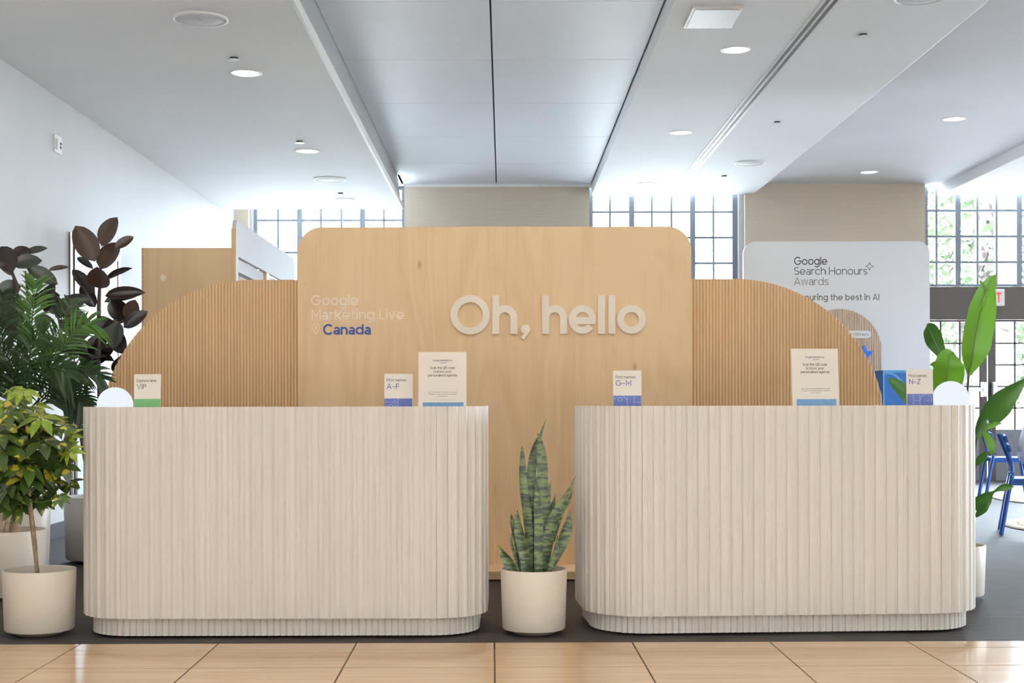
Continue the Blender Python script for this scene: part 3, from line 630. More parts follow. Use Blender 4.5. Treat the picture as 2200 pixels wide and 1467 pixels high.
def desk(cx, yf, w_, dep, r, yaw, label):
    t = thing('reception_desk', (cx, yf, 0), label, 'desk', 'fluted reception desks')
    cy, sy = math.cos(yaw), math.sin(yaw)
    def W(x, y): return (cx + x * cy - y * sy, yf + x * sy + y * cy)
    pos, Ltot = desk_path(w_, dep, r); n = round(Ltot / PITCH); p = Ltot / n
    for i in range(n):
        x, y, h = pos((i + .5) * p); inst('slat', slat_me, at(*W(x, y), ZB, h + yaw), t)
    kp, kl = desk_path(w_, dep, r, .034); n = round(kl / .0298); p = kl / n
    for i in range(n):
        x, y, h = kp((i + .5) * p); inst('kick_slat', kick_me, at(*W(x, y), .010, h + yaw), t)
    def shell(path, length, z0, z1, th, n=70):
        mb = MB(); vs = []
        for i in range(n + 1):
            x, y, h = path(min(length * i / n, length - 1e-6)); nx, ny = -math.sin(h), math.cos(h)      # inward
            for (o, z) in ((.0, z0), (.0, z1), (th, z1), (th, z0)): vs.append((*W(x + nx * o, y + ny * o), z))
        fs = [(4 * i + a, 4 * i + 4 + a, 4 * i + 4 + (a + 1) % 4, 4 * i + (a + 1) % 4) for i in range(n) for a in range(4)] + [(0, 1, 2, 3), (4 * n + 3, 4 * n + 2, 4 * n + 1, 4 * n)]
        return mb.add(vs, fs)
    shell(pos, Ltot, ZB + .004, ZT - .001, .018).obj('body_shell', M['slat_in'], t)
    shell(kp, kl, .012, ZB + .004, .015).obj('kick_shell', M['slat_in'], t)
    def outline(path, length, inn, n=60):
        out = []
        for i in range(n + 1):
            x, y, h = path(min(length * i / n, length - 1e-6)); out.append(W(x - math.sin(h) * inn, y + math.cos(h) * inn))
        return out
    MB().slab(outline(pos, Ltot, .018), ZW - .03, ZW).obj('worktop', M['slat_in'], t)
    MB().slab(outline(pos, Ltot, .001), ZB, ZB + .018).obj('bottom_board', M['slat_in'], t)
    for x, y in ((-w_ / 2 + .17, .12), (w_ / 2 - .30, .12), (-w_ / 2 + .2, dep - .12), (w_ / 2 - .3, dep - .12)):
        c = W(x, y); f = MB().lathe([(.016, 0), (.016, .006), (.006, .008), (.006, .03)], (*c, 0), 16).obj('levelling_foot', M['steel'], t, True)
    return t
desk(-1.022, 6.335, 1.866, .60, .235, 0, 'left pale fluted reception desk with globe lamp and VIP sign')
RD_YAW = math.radians(3.2)
desk(1.325, 6.41, 1.862, .60, .27, RD_YAW, 'right pale fluted reception desk with N-Z sign and globe lamp')

# ------------------------------------------------------------------ plywood back panel and fluted arches
DP = 8.73
pp = thing('plywood_backdrop', (P(1063, 860, DP).x, DP, 0), 'tall birch plywood backdrop panel reading Oh, hello', 'backdrop panel')
def arc2(cx, cz, r, a0, a1, n=14): return [(cx + r * math.cos(math.radians(a0 + (a1 - a0) * k / n)), cz + r * math.sin(math.radians(a0 + (a1 - a0) * k / n))) for k in range(n + 1)]
xl, xm, xr = P(640, 0, DP).x, P(1063, 0, DP).x, P(1486, 0, DP).x; zt = P(0, 487, DP).z; rc = 52 * DP / F
MB().prism([(xl, .055)] + [(xm - .0008, .055), (xm - .0008, zt)] + arc2(xl + rc, zt - rc, rc, 90, 180), DP, DP + .04).obj('board', M['ply'], pp)
MB().prism([(xm + .0008, .055), (xr, .055)] + arc2(xr - rc, zt - rc, rc, 0, 90) + [(xm + .0008, zt)], DP, DP + .04).obj('board', M['ply'], pp)
MB().box(xl - .02, xr + .02, 8.37, 8.83, .045, .055).obj('plinth_top', M['ply'], pp)
MB().box(xl - .02, xr + .02, 8.372, 8.83, .006, .045).obj('plinth_edge', M['ply_edge'], pp)
text_px('Google', 668.5, 770, 655.5, 22.5, DP, .15, 'lettering', M['letter_pale'], pp, .003, .09)
text_px('Marketing Live', 669.5, 869, 686, 22.5, DP, .15, 'lettering', M['letter_pale'], pp, .003, .09)
text_px('Canada', 694.5, 797, 718, 22.5, DP, .16, 'lettering', M['letter_blue'], pp, .003, .08)
s = DP / F
mb = MB(); o = P(679, 706, DP)
pin = [(8.2 * math.cos(math.radians(a)), 3 + 8.2 * math.sin(math.radians(a))) for a in range(-30, 211, 12)] + [(0, -11.5)]
for pts in (pin, [(2.2 * math.cos(math.radians(a)), 3 + 2.2 * math.sin(math.radians(a))) for a in range(0, 360, 30)]):
    lv = ribbon(pts, True, 1.5); vs = []
    for a, b in lv:
        for q in (a, b): vs.append(o + UX * q[0] * s + UZ * q[1] * s + NF * .002)
    mb.add(vs, [(2 * i, 2 * i + 1, (2 * i + 3) % (2 * len(lv)), (2 * i + 2) % (2 * len(lv))) for i in range(len(lv))])
mb.obj('map_pin', M['letter_pale'], pp)
for ch, x0, x1 in (('O', 968.4, 1052.7), ('h', 1058, 1112), ('h', 1164.7, 1218.5), ('e', 1222, 1280.5), ('l', 1284.7, 1299.7), ('l', 1307, 1322), ('o', 1325.5, 1387.5)):
    text_mb(ch, P(x0, 717.5, DP), UX, UZ, NF, 82.5 * s, (x1 - x0) * s, .182, 0, .016).obj('letter', M['letter_white'], pp)
cm = [(1129 + 10 * math.cos(math.radians(a)), 707 - 10 * math.sin(math.radians(a))) for a in range(-20, 215, 15)] + [(1121, 713), (1126, 716), (1119.5, 726), (1125.5, 730), (1138, 713)]
MB().prism([(P(x, y, DP).x, P(x, y, DP).z) for x, y in cm][::-1], DP - .016, DP).obj('letter', M['letter_white'], pp)

DA = 8.86
def fluted_arch(x_in, x_out, cx, cy, r, label):
    """quarter-round shoulder; x_in at the backdrop, x_out at the outer edge (px at DA)"""
    left = x_out < x_in; t = thing('fluted_arch_panel', (P((x_in + x_out) / 2, 0, DA).x, DA, 0), label, 'arch panel', 'fluted timber arch panels')
    def top(px):
        q = (cx - px) if left else (px - cx)
        if q <= 0: return P(0, cy - r, DA).z
        return P(0, cy - math.sqrt(max(r * r - q * q, 0)), DA).z
    a, b = sorted((x_in, x_out)); n = int(round((b - a) / 6.82)); p = (b - a) / n
    for i in range(n):
        vs = []; k = 7
        for j in range(k + 1):
            u = a + p * (i + .17 + .66 * j / k); pr = math.sin(math.pi * j / k) ** .5 * .0095; x = P(u, 0, DA).x
            vs.append((x, DA - pr, .01)); vs.append((x, DA - pr, top(u)))
        fs = [(2 * j, 2 * j + 2, 2 * j + 3, 2 * j + 1) for j in range(k)] + [tuple(2 * j + 1 for j in range(k + 1))]
        MB().add(vs, fs).obj('slat', M['flute'], t, True, autos=40)
    pl = [(P(a, 0, DA).x, .0), (P(b, 0, DA).x, .0)] + [(P(b + (a - b) * q / 40, 0, DA).x, top(b + (a - b) * q / 40)) for q in range(41)]
    MB().prism(pl, DA + .0005, DA + .03).obj('backing_board', M['flute_back'], t)
fluted_arch(652, 218, 545, 930, 330, 'left fluted timber arch panel behind the VIP sign')
fluted_arch(1476, 1902, 1577, 925, 325, 'right fluted timber arch panel behind the N-Z desk')

# ------------------------------------------------------------------ signs and lamps on the desks
def sign(x0, x1, ytop, d, rot, label, items, zb=ZW, lean=.06, holder=0):
    s = d / F; rot = math.radians(rot); u = Vector((math.cos(rot), math.sin(rot), 0)); n = Vector((math.sin(rot), -math.cos(rot), 0))
    v = (UZ - n * lean).normalized(); n = u.cross(v); o = P(x0, ytop, d); W = (x1 - x0) * s; H = (o.z - zb - .002) / v.z
    foot = o - v * H; t = thing('table_sign', foot, label, 'sign', 'signs standing on the desks')
    def quad(a0, a1, b0, b1, th, name, m, off=0):
        c = o + u * ((a0 + a1) / 2) - v * ((b0 + b1) / 2) + n * (off + th / 2)
        return MB().obox(c, u * ((a1 - a0) / 2), n * (th / 2), v * ((b1 - b0) / 2)).obj(name, m, t)
    quad(-holder * s, W + holder * s, -holder * 1.3 * s, H, .003, 'holder', M['acrylic'], -.0035)
    MB().obox(foot + u * W / 2 - n * .03 + UZ * .0015, u * W / 2, Vector((n.x, n.y, 0)) * .03, UZ * .0015).obj('foot', M['acrylic'], t)
    quad(0, W, 0, H, .001, 'card', M['card'])
    for it in items:
        if it[0] == 'band': quad(it[1] * s, W - it[2] * s, it[3] * s, H - it[4], .0004, 'colour_band', M[it[5]], .001)
        elif it[0] == 't':
            _, txt, a, b, yb, cap, wt, m, ctr = it
            text_mb(txt, o + u * ((a + b) / 2 if ctr else a) * s - v * yb * s + n * .0011, u, v, n, cap * s, (b - a) * s, wt, .1, .0004, ctr).obj('lettering', M[m], t)
        elif it[0] == 'lines':
            mb = MB()
            for pts, cl in it[1]:
                lv = ribbon(pts, cl, .9); vs = [o + u * q[0] * s - v * q[1] * s + n * .0017 for ab in lv for q in ab]
                k = len(lv); mb.add(vs, [(2 * i, 2 * i + 1, (2 * i + 3) % (2 * k), (2 * i + 2) % (2 * k)) for i in range(k if cl else k - 1)])
            mb.obj('motif', M['line'], t)
        elif it[0] == 'dash':
            mb = MB()
            for a, b, y in it[1]:
                c = o + u * ((a + b) / 2) * s - v * y * s + n * .0012; mb.obox(c, u * (b - a) / 2 * s, n * .0002, v * .28 * s)
            mb.obj('small_print', M['ink_soft'], t, kind='stuff')
    return t
def circ(cx, cy, r, a0=0, a1=360):
    n = 24; cl = a1 - a0 >= 360
    return ([(cx + r * math.cos(math.radians(a0 + (a1 - a0) * k / n)), cy - r * math.sin(math.radians(a0 + (a1 - a0) * k / n))) for k in range(n if cl else n + 1)], cl)
sign(289, 348, 802, 6.62, -6, 'white and green Express lane VIP sign beside the globe lamp', [
    ('band', 0, 0, 53.5, .0, 'band_green'), ('t', 'Express lane', 5.5, 49, 17, 6.2, .12, 'ink', False), ('t', 'VIP', 5.5, 27, 32.5, 11, .13, 'ink_green', False)])
sign(826, 887, 802.5, 6.62, 0, 'white and blue First names A-F sign on the left desk', [
    ('band', 0, 1, 53, .0, 'band_blue'), ('t', 'First names', 5, 47, 16.5, 6.3, .12, 'ink', False), ('t', 'A-F', 5, 32, 32.5, 11.5, .13, 'ink_blue', False),
    ('lines', [([(30, 53), (30, 100)], False), ([(1, 61), (19, 61)], False), circ(22, 61, 3), ([(25, 61), (30, 61)], False), ([(1, 68.5), (11, 68.5)], False), circ(14, 68.5, 3), ([(17, 68.5), (30, 68.5)], False)])])
sign(1317, 1378, 796.5, 6.70, 0, 'white and blue First names G-M sign on the right desk', [
    ('band', .5, .5, 54, .0, 'band_blue'), ('t', 'First names', 5.5, 48, 17, 6.3, .12, 'ink', False), ('t', 'G-M', 5.5, 39, 32.5, 11.5, .13, 'ink_blue', False),
    ('lines', [circ(15, 62, 4.5), ([(1, 63), (9, 54.5)], False), ([(21, 54.5), (30, 64)], False), ([(30, 54.5), (30, 100)], False), ([(45, 54.5), (45, 100)], False), ([(45, 69), (60, 69)], False)])])
sign(1947, 2005, 795.5, 6.78, 4, 'white and blue First names N-Z sign beside the right globe lamp', [
    ('band', .5, .5, 52.5, .0, 'band_blue'), ('t', 'First names', 5, 45, 16.5, 6.3, .12, 'ink', False), ('t', 'N-Z', 5.5, 31, 31.5, 11, .13, 'ink_blue', False),
    ('lines', [([(14, 53), (14, 100)], False), ([(28, 53), (28, 100)], False), ([(14, 67), (28, 67)], False), circ(42, 66, 13, 0, 180), ([(42, 66.5), (56, 66.5)], False)])])
def scan_items(W):
    c = W / 2; row = []; random.seed(3); x = c - 27
    while x < c + 27:
        q = random.uniform(1.2, 4); row.append((x, min(x + q, c + 27), 101)); x += q + .7
    return [('band', 8, 5, 107, .012, 'band_sky'), ('t', 'Google Marketing Live', c - 20.5, c + 20.5, 18, 3.4, .14, 'ink', True), ('t', 'Canada', c - 5.5, c + 9, 22.8, 3.0, .14, 'band_sky', True),
            ('t', 'Scan the QR code', c - 26.5, c + 26.5, 35.2, 5.6, .135, 'ink', True), ('t', 'to know your', c - 19.5, c + 19.5, 43.2, 5.6, .135, 'ink', True), ('t', 'personalised agenda', c - 31, c + 31, 51.2, 5.6, .135, 'ink', True),
            ('t', 'Sign in with the same email address you used', c - 31, c + 31, 86, 2.5, .13, 'ink_grey', True), ('t', 'to register for the event & take a screenshot', c - 30, c + 30, 90.3, 2.5, .13, 'ink_grey', True), ('t', 'of your agenda', c - 10.5, c + 10.5, 94.6, 2.5, .13, 'ink_grey', True), ('dash', row)]
sign(900.5, 1001, 757.5, 6.56, 1, 'tall white notice asking to scan the code on the left desk', scan_items(100.5), holder=1.5, lean=.09)
sign(1701, 1800, 752, 6.68, 3, 'tall white notice asking to scan the code on the right desk', scan_items(99), holder=1.5, lean=.09)
def globe(px, py, d, r_px, label):
    c = P(px, py, d); r = r_px * d / F; t = thing('globe_lamp', (c.x, c.y, ZW), label, 'lamp', 'white globe lamps on the desks')
    n = 20; prof_ = [(r * math.sin(math.pi * k / n) + 1e-4, -r * math.cos(math.pi * k / n)) for k in range(n + 1)]
    MB().lathe(prof_, c, 40).obj('globe', M['lamp'], t, True)
    MB().lathe([(.05, 0), (.05, .008), (.035, max(.012, c.z - r - ZW + .01))], (c.x, c.y, ZW), 32).obj('base', M['lamp_base'], t)
globe(247.3, 868, 6.62, 38, 'glowing white globe lamp on the left desk')
globe(2042.5, 858.5, 6.80, 38, 'glowing white globe lamp on the right desk')

# ------------------------------------------------------------------ pots
def pot(px_or_x, d, r, h, label, m='pot', grp='cream ceramic plant pots', soil=.05):
    x = px_or_x; t = thing('plant_pot', (x, d, 0), label, 'plant pot', grp); rb = r * .945
    MB().lathe([(rb * .97, .020), (rb, .028), (r, h - .004), (r - .002, h), (r - .007, h), (r - .008, h - .006), (rb - .008, h - soil - .02)], (x, d, 0), 72, False).obj('shell', M[m], t, True, autos=50)
    MB().lathe([(rb * .66, 0), (rb * .78, .0195), (.001, .02)], (x, d, 0), 48, False).obj('foot', M['pot_base'], t, True, autos=40)
    MB().lathe([(r - .009, h - soil), (.001, h - soil + .006)], (x, d, 0), 48, False).obj('soil', M['soil'], t, True)
    return t
X1 = P(1146, 0, 6.5).x
pot(X1, 6.5, .155, .298, 'cream cylinder pot holding the snake plant between the desks')
X2 = P(84, 0, 6.5).x
pot(X2, 6.5, .166, .300, 'cream cylinder pot holding the umbrella plant at the lower left')
X3 = P(14, 0, 7.72).x
pot(X3, 7.72, .212, .372, 'larger cream pot holding the palm, behind the umbrella plant')
pot(-2.70, 9.45, .27, .44, 'grey taupe pot holding the dark rubber plant by the white wall', 'pot_grey')
X5 = 2.452
pot(X5, 7.62, .17, .290, 'cream pot holding the bird of paradise, mostly behind the right desk')
pot(-3.10, 8.75, .25, .42, 'cream pot of the second rubber plant, beyond the palm')

# ------------------------------------------------------------------ leaves
def blade(name, pts, m, parent, d, cols=4, n=12, fold=.25, tw=0.0, wave=0):
    """pts: (px, py, half width px[, depth offset m]) along the midrib"""
    P4 = cr([(p[0], p[1], p[2], p[3] if len(p) > 3 else 0) for p in pts], n); mid = [P(a, b, d + e) for a, b, _, e in P4]; hw = [max(c, .15) * d / F for _, _, c, _ in P4]
    vs = []; fs = []
    for i in range(n + 1):
        t = (mid[min(i + 1, n)] - mid[max(i - 1, 0)]).normalized(); a = t.cross(Vector((0, 1, 0)))
        a = a.normalized() if a.length > .05 else UX.copy(); nn = t.cross(a).normalized()
        if nn.y > 0: nn = -nn
        sd = a * math.cos(tw) + nn * math.sin(tw); nz = nn * math.cos(tw) - a * math.sin(tw)
        for j in range(cols + 1):
            q = 2 * j / cols - 1; vs.append(mid[i] + sd * (q * hw[i]) + nz * (abs(q) * fold * hw[i] + wave * hw[i] * math.sin(i * 2.1 + j)))
    c1 = cols + 1
    for i in range(n):
        for j in range(cols): fs.append((i * c1 + j, i * c1 + j + 1, (i + 1) * c1 + j + 1, (i + 1) * c1 + j))
    return MB().add(vs, fs).obj(name, M[m], parent, True)
# snake plant
sp = thing('snake_plant', (X1, 6.5, .25), 'upright banded snake plant in the pot between the desks', 'plant')
Zs = lambda x, y, h, e=0: (1000 + x / 2.82, 880 + y / 2.82, h / 2.82, e)
SN = [([(395, 1010, 12), (378, 700, 27), (348, 450, 25), (344, 300, 17), (342, 215, 0)], .03), ([(405, 1000, 14), (392, 600, 28), (398, 380, 30), (420, 240, 22), (455, 150, 9), (490, 50, 0)], .05),
      ([(470, 1000, 14), (470, 700, 26), (465, 430, 34), (458, 250, 27), (437, 140, 0)], .02), ([(437, 1010, 22), (440, 850, 27), (441, 690, 27), (432, 520, 17), (424, 375, 0)], -.05),
      ([(375, 1010, 24), (352, 850, 33), (322, 730, 29), (314, 660, 16), (313, 605, 0)], -.04), ([(330, 980, 8), (305, 800, 15), (285, 690, 15), (273, 625, 0)], 0),
      ([(328, 1000, 6), (295, 880, 9), (276, 790, 8), (287, 722, 0)], -.02), ([(312, 1010, 18), (262, 930, 32), (222, 870, 20), (196, 820, 0)], -.04),
      ([(475, 1010, 18), (492, 840, 34), (535, 660, 33), (600, 540, 17), (640, 460, 8), (668, 396, 0)], -.01), ([(470, 960, 10), (478, 700, 18), (497, 560, 18), (515, 425, 0)], .04),
      ([(480, 960, 12), (490, 740, 24), (515, 630, 22), (547, 508, 0)], .06), ([(500, 990, 14), (560, 860, 30), (602, 760, 36), (624, 680, 22), (630, 603, 0)], .03),
      ([(480, 1010, 10), (520, 920, 17), (548, 840, 13), (556, 755, 0)], -.06), ([(530, 800, 8), (575, 640, 14), (620, 560, 10), (652, 480, 0)], .05)]
for pts, e in SN: blade('leaf', [Zs(a, b, c, e) for a, b, c in pts], 'snake', sp, 6.5, 4, 14, .30, random.uniform(-.25, .25))

# leaf meshes for scattered plants: unit leaf along +X, width along Y
def unit_leaf(name, m, w0=1.0, droop=.12, fold=.16, n=8, pw=.75, tipq=1.0):
    vs = []; fs = []
    for i in range(n + 1):
        t = i / n; hw = w0 * .5 * (math.sin(math.pi * min(1, t ** .92)) ** .62 if 0 < t < 1 else 0.01)
        z = -droop * t * t
        for q in (-1, -.5, 0, .5, 1): vs.append((t, q * hw, z + abs(q) * fold * hw))
    for i in range(n):
        for j in range(4): fs.append((i * 5 + j, i * 5 + j + 1, i * 5 + j + 6, i * 5 + j + 5))
    return MB().add(vs, fs).mesh(name, smooth=True, m=m)
def leaf_at(me, B, T, width, nrm, parent, name='leaf'):
    B, T = Vector(B), Vector(T); x = T - B; L = x.length; xn = x.normalized(); y = Vector(nrm).cross(xn)
    if y.length < .05: y = Vector((0, 1, 0)).cross(xn)
    y.normalize(); z = xn.cross(y)
    M4 = Matrix(((xn.x * L, y.x * width, z.x * L, B.x), (xn.y * L, y.y * width, z.y * L, B.y), (xn.z * L, y.z * width, z.z * L, B.z), (0, 0, 0, 1)))
    return inst(name, me, M4, parent)
rub = {k: unit_leaf('rubber_leaf_' + k, M[m], 1, dr, .22) for k, m, dr in (('a', 'rubber', .10), ('b', 'rubber_br', .03), ('c', 'rubber_gr', .14))}
random.seed(11)
def rubber(name_label, base, d, leaves, stems, fill):
    t = thing('rubber_plant', base, name_label, 'plant', 'dark rubber plants')
    for st in stems: MB().tube([P(a, b, d + e) for a, b, e in st], [.014] * (len(st) - 1) + [.006], 8).obj('stem', M['rubber_stem'], t, True)
    for bx, by, tx, ty, wd, k in leaves:
        e = random.uniform(-.16, .1); e2 = e + random.uniform(-.12, .08)
        n = Vector((random.uniform(-.3, .3), -1, random.uniform(.15, .6)))
        leaf_at(rub[k], P(bx, by, d + e), P(tx, ty, d + e2), wd * d / F * 1.12, n, t)
    x0, x1, y0, y1, cnt = fill
    for i in range(cnt):
        bx, by = random.uniform(x0, x1), random.uniform(y0, y1); a = random.uniform(-.5, math.pi + .5); L = random.uniform(36, 62)
        leaf_at(rub[random.choice('aaac')], P(bx, by, d + random.uniform(-.05, .2)), P(bx + L * math.cos(a), by - L * .8 * math.sin(a), d + random.uniform(-.15, .3)), random.uniform(26, 40) * d / F, (random.uniform(-.4, .4), -1, random.uniform(0, .6)), t)
rubber('tall dark burgundy rubber plant behind the left desk', (-2.70, 9.45, .39), 9.35, [
    (205, 560, 163, 482, 47, 'b'), (219, 527, 252, 464, 40, 'b'), (216, 577, 256, 518, 44, 'b'), (247, 532, 288, 506, 19, 'b'), (201, 576, 164, 548, 14, 'a'), (217, 618, 209, 572, 44, 'b'),
    (229, 599, 281, 572, 15, 'a'), (205, 630, 154, 574, 24, 'a'), (226, 634, 311, 624, 26, 'a'), (224, 647, 297, 630, 20, 'a'), (197, 642, 133, 641, 22, 'c'), (205, 658, 173, 613, 27, 'a'),
    (237, 641, 277, 690, 40, 'a'), (275, 686, 291, 642, 32, 'b'), (266, 702, 316, 666, 27, 'a'), (190, 690, 130, 665, 30, 'a'), (205, 690, 150, 735, 34, 'c'), (230, 720, 180, 760, 34, 'a'), (240, 700, 265, 760, 36, 'a'), (255, 690, 240, 745, 38, 'c')],
    [[(208, 1100, 0), (214, 880, 0), (212, 780, 0), (213, 650, 0), (217, 570, 0)], [(200, 1100, .05), (166, 880, .05), (185, 760, .03), (235, 700, 0), (277, 684, 0)], [(204, 1100, .1), (190, 880, .08), (180, 780, .05), (150, 700, 0)]], (150, 255, 690, 815, 20))
rubber('dark rubber plant with broad leaves at the left edge behind the palm', (-3.10, 8.75, .37), 8.75, [
    (28, 583, 1, 524, 42, 'a'), (27, 548, 66, 530, 26, 'a'), (30, 570, 90, 552, 36, 'c'), (58, 541, 100, 529, 15, 'c'), (58, 574, 127, 606, 31, 'c'), (104, 579, 149, 571, 11, 'b'), (30, 588, -6, 562, 22, 'b'), (46, 612, -10, 624, 34, 'c'),
    (96, 668, 114, 608, 34, 'a'), (60, 620, 90, 600, 30, 'a'), (40, 640, -8, 665, 34, 'a'), (60, 650, 100, 640, 34, 'a'), (50, 660, 20, 700, 34, 'a'), (120, 680, 150, 650, 26, 'a')],
    [[(19, 1100, 0), (30, 850, 0), (44, 700, 0), (34, 605, 0), (26, 578, 0)], [(24, 1100, .05), (50, 850, .03), (62, 660, 0), (55, 580, 0)]], (-10, 120, 640, 760, 16))

# palm
random.seed(5)
pm = thing('parlour_palm', (X3, 7.72, .32), 'feathery green palm in the larger cream pot', 'plant')
for (bx, tx, ty, e) in ((10, 60, 830, 0), (22, 30, 850, .05), (30, 85, 845, .04), (0, 8, 860, -.04), (16, 50, 880, .1)):
    MB().tube([P(bx, 1150, 7.72 + e), P((bx + tx) / 2, 1010, 7.72 + e), P(tx, ty, 7.72 + e)], [.016, .011, .007], 8).obj('cane', M['cane'], pm, True)
def frond(pts, m, d, L0=62, dens=11, e0=0):
    n = 26; C = cr([(a, b, e) for a, b, e in pts], n); mid = [P(a, b, d + e + e0) for a, b, e in C]; mb = MB()
    mb.tube(mid, [.006 - .0045 * i / n for i in range(n + 1)], 5)
    for i in range(4, n + 1):
        t = (mid[min(i + 1, n)] - mid[i - 1]).normalized(); u = i / n; sd = t.cross(Vector((0, 1, 0))); sd = sd.normalized() if sd.length > .05 else UX.copy()
        for sg in (-1, 1):
            ln = L0 * d / F * (.55 + .75 * math.sin(math.pi * min(1, .12 + u * .8))) * random.uniform(.75, 1.1)
            dr = (t * (.75 + .5 * u) + sd * sg * random.uniform(.7, 1.0) + Vector((0, random.uniform(-.5, .5), 0))).normalized()
            B = mid[i]; q = []; wv = dr.cross(Vector((random.uniform(-.4, .4), -1, random.uniform(0, .5)))).normalized(); hw = .0062 * random.uniform(.8, 1.4)
            for k, (f, h) in enumerate(((0, .3), (.25, .9), (.55, 1), (.8, .6), (1, .04))):
                c = B + dr * ln * f + Vector((0, 0, -1)) * ln * .32 * f * f; q += [c + wv * hw * h, c - wv * hw * h]
            mb.add(q, [(2 * k, 2 * k + 1, 2 * k + 3, 2 * k + 2) for k in range(4)])
    return mb.obj('frond', M[m], pm, True)
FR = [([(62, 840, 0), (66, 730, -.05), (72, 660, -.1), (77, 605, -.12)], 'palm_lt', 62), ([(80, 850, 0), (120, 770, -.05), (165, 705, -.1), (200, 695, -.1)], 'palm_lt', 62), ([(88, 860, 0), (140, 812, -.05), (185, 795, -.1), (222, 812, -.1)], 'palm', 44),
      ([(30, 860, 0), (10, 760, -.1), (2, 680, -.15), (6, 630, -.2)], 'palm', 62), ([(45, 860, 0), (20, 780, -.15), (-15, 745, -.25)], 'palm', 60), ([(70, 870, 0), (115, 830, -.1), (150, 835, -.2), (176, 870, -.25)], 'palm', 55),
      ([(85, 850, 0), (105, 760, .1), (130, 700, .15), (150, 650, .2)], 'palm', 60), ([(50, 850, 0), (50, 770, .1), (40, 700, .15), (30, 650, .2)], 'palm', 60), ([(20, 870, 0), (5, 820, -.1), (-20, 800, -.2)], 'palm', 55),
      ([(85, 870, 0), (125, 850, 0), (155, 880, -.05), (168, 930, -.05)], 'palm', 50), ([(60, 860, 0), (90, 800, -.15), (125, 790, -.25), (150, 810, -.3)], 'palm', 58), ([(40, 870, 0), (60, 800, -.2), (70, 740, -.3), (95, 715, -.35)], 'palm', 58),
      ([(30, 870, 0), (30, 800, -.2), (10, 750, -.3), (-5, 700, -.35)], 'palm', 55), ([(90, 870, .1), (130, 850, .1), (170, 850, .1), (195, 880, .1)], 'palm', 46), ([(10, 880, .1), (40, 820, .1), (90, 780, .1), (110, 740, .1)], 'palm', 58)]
for pts, m, L in FR: frond(pts, m, 7.72, L)

# umbrella plant (schefflera)
random.seed(21)
um = thing('umbrella_plant', (X2, 6.5, .25), 'yellow-green variegated umbrella plant on a bare slanting trunk', 'plant')
MB().tube([P(81, 1250, 6.5), P(74, 1170, 6.5), P(65, 1090, 6.49), P(58, 1010, 6.48), P(50, 900, 6.5)], [.0125, .0115, .011, .009, .006], 12).obj('trunk', M['trunk'], um, True)
def umbrella(name, m, nl, wl):
    mb = MB()
    for k in range(nl):
        a = 2 * math.pi * k / nl + random.uniform(-.15, .15); L = random.uniform(.8, 1.1); up = random.uniform(-.1, .12)
        ca, sa = math.cos(a), math.sin(a); vs = []
        N = 7
        for i in range(N + 1):
            t = i / N; hw = wl * math.sin(math.pi * min(1, max(0, (t - .12) / .88)) ** .85) if t > .12 else .012
            z = up * t - .42 * t * t
            for q in (-1, 0, 1): vs.append((ca * t * L - sa * q * hw, sa * t * L + ca * q * hw, z + abs(q) * hw * .25))
        mb.add(vs, [(i * 3 + j, i * 3 + j + 1, i * 3 + j + 4, i * 3 + j + 3) for i in range(N) for j in range(2)])
    return mb.mesh(name, smooth=True, m=m)
UM = [umbrella('umbrella_leaf', M['scheff'], q, .225) for q in (6, 7, 8)]; UY = [umbrella('young_leaf', M['scheff_y'], q, .19) for q in (6, 8)]
spots = [(50, 838, 30, 1), (28, 835, 22, 1), (70, 872, 40, 1), (15, 862, 40, 1), (40, 900, 42, 1), (88, 895, 40, 1), (10, 905, 42, 0), (108, 905, 32, 1), (148, 935, 34, 1), (122, 918, 34, 0), (60, 930, 44, 0), (25, 942, 44, 0), (90, 945, 44, 0), (120, 958, 42, 0), (150, 965, 36, 1), (8, 965, 44, 0), (48, 975, 46, 0), (82, 985, 46, 0), (105, 1000, 42, 0), (138, 1000, 42, 0), (20, 1010, 46, 0), (60, 1022, 44, 0), (96, 1035, 44, 0), (132, 1040, 40, 0), (152, 1035, 34, 0), (8, 1045, 44, 0), (44, 1056, 42, 0), (82, 1066, 38, 0), (-12, 900, 44, 0), (-14, 985, 44, 0), (-16, 1030, 42, 0), (30, 1080, 36, 0), (76, 905, 40, 0), (112, 985, 38, 0), (5, 930, 40, 0), (58, 1000, 44, 0), (34, 870, 36, 0), (128, 1068, 30, 0), (-20, 950, 40, 0), (140, 915, 28, 0)]
for k in range(26):
    a = random.uniform(0, 6.28); q = math.sqrt(random.random()); spots.append((52 + 78 * q * math.cos(a), 975 + 100 * q * math.sin(a), random.uniform(32, 42), 0))
for (px, py, sz, yng) in spots:
    e = random.uniform(-.16, .16); c = P(px, py, 6.47 + e); sc = sz * 6.5 / F * (1.32 if px < 115 else .95)
    R = Matrix.Rotation(random.uniform(0, 6.28), 4, 'Z'); tilt = Matrix.Rotation(random.uniform(.25, .9), 4, 'X') @ Matrix.Rotation(random.uniform(-.4, .4), 4, 'Y')
    lf = inst('leaf', random.choice(UY if yng else UM), Matrix.Translation(c) @ tilt @ R @ Matrix.Scale(sc, 4), um)
    tp = P(57 + random.uniform(-4, 4), min(py + random.uniform(25, 60), 1075), 6.49)
    MB().tube([tp, (tp + c) / 2 + Vector((0, 0, -.01)), c], [.0028, .0022, .0015], 5).obj('petiole', M['palm_stem'], um, True)

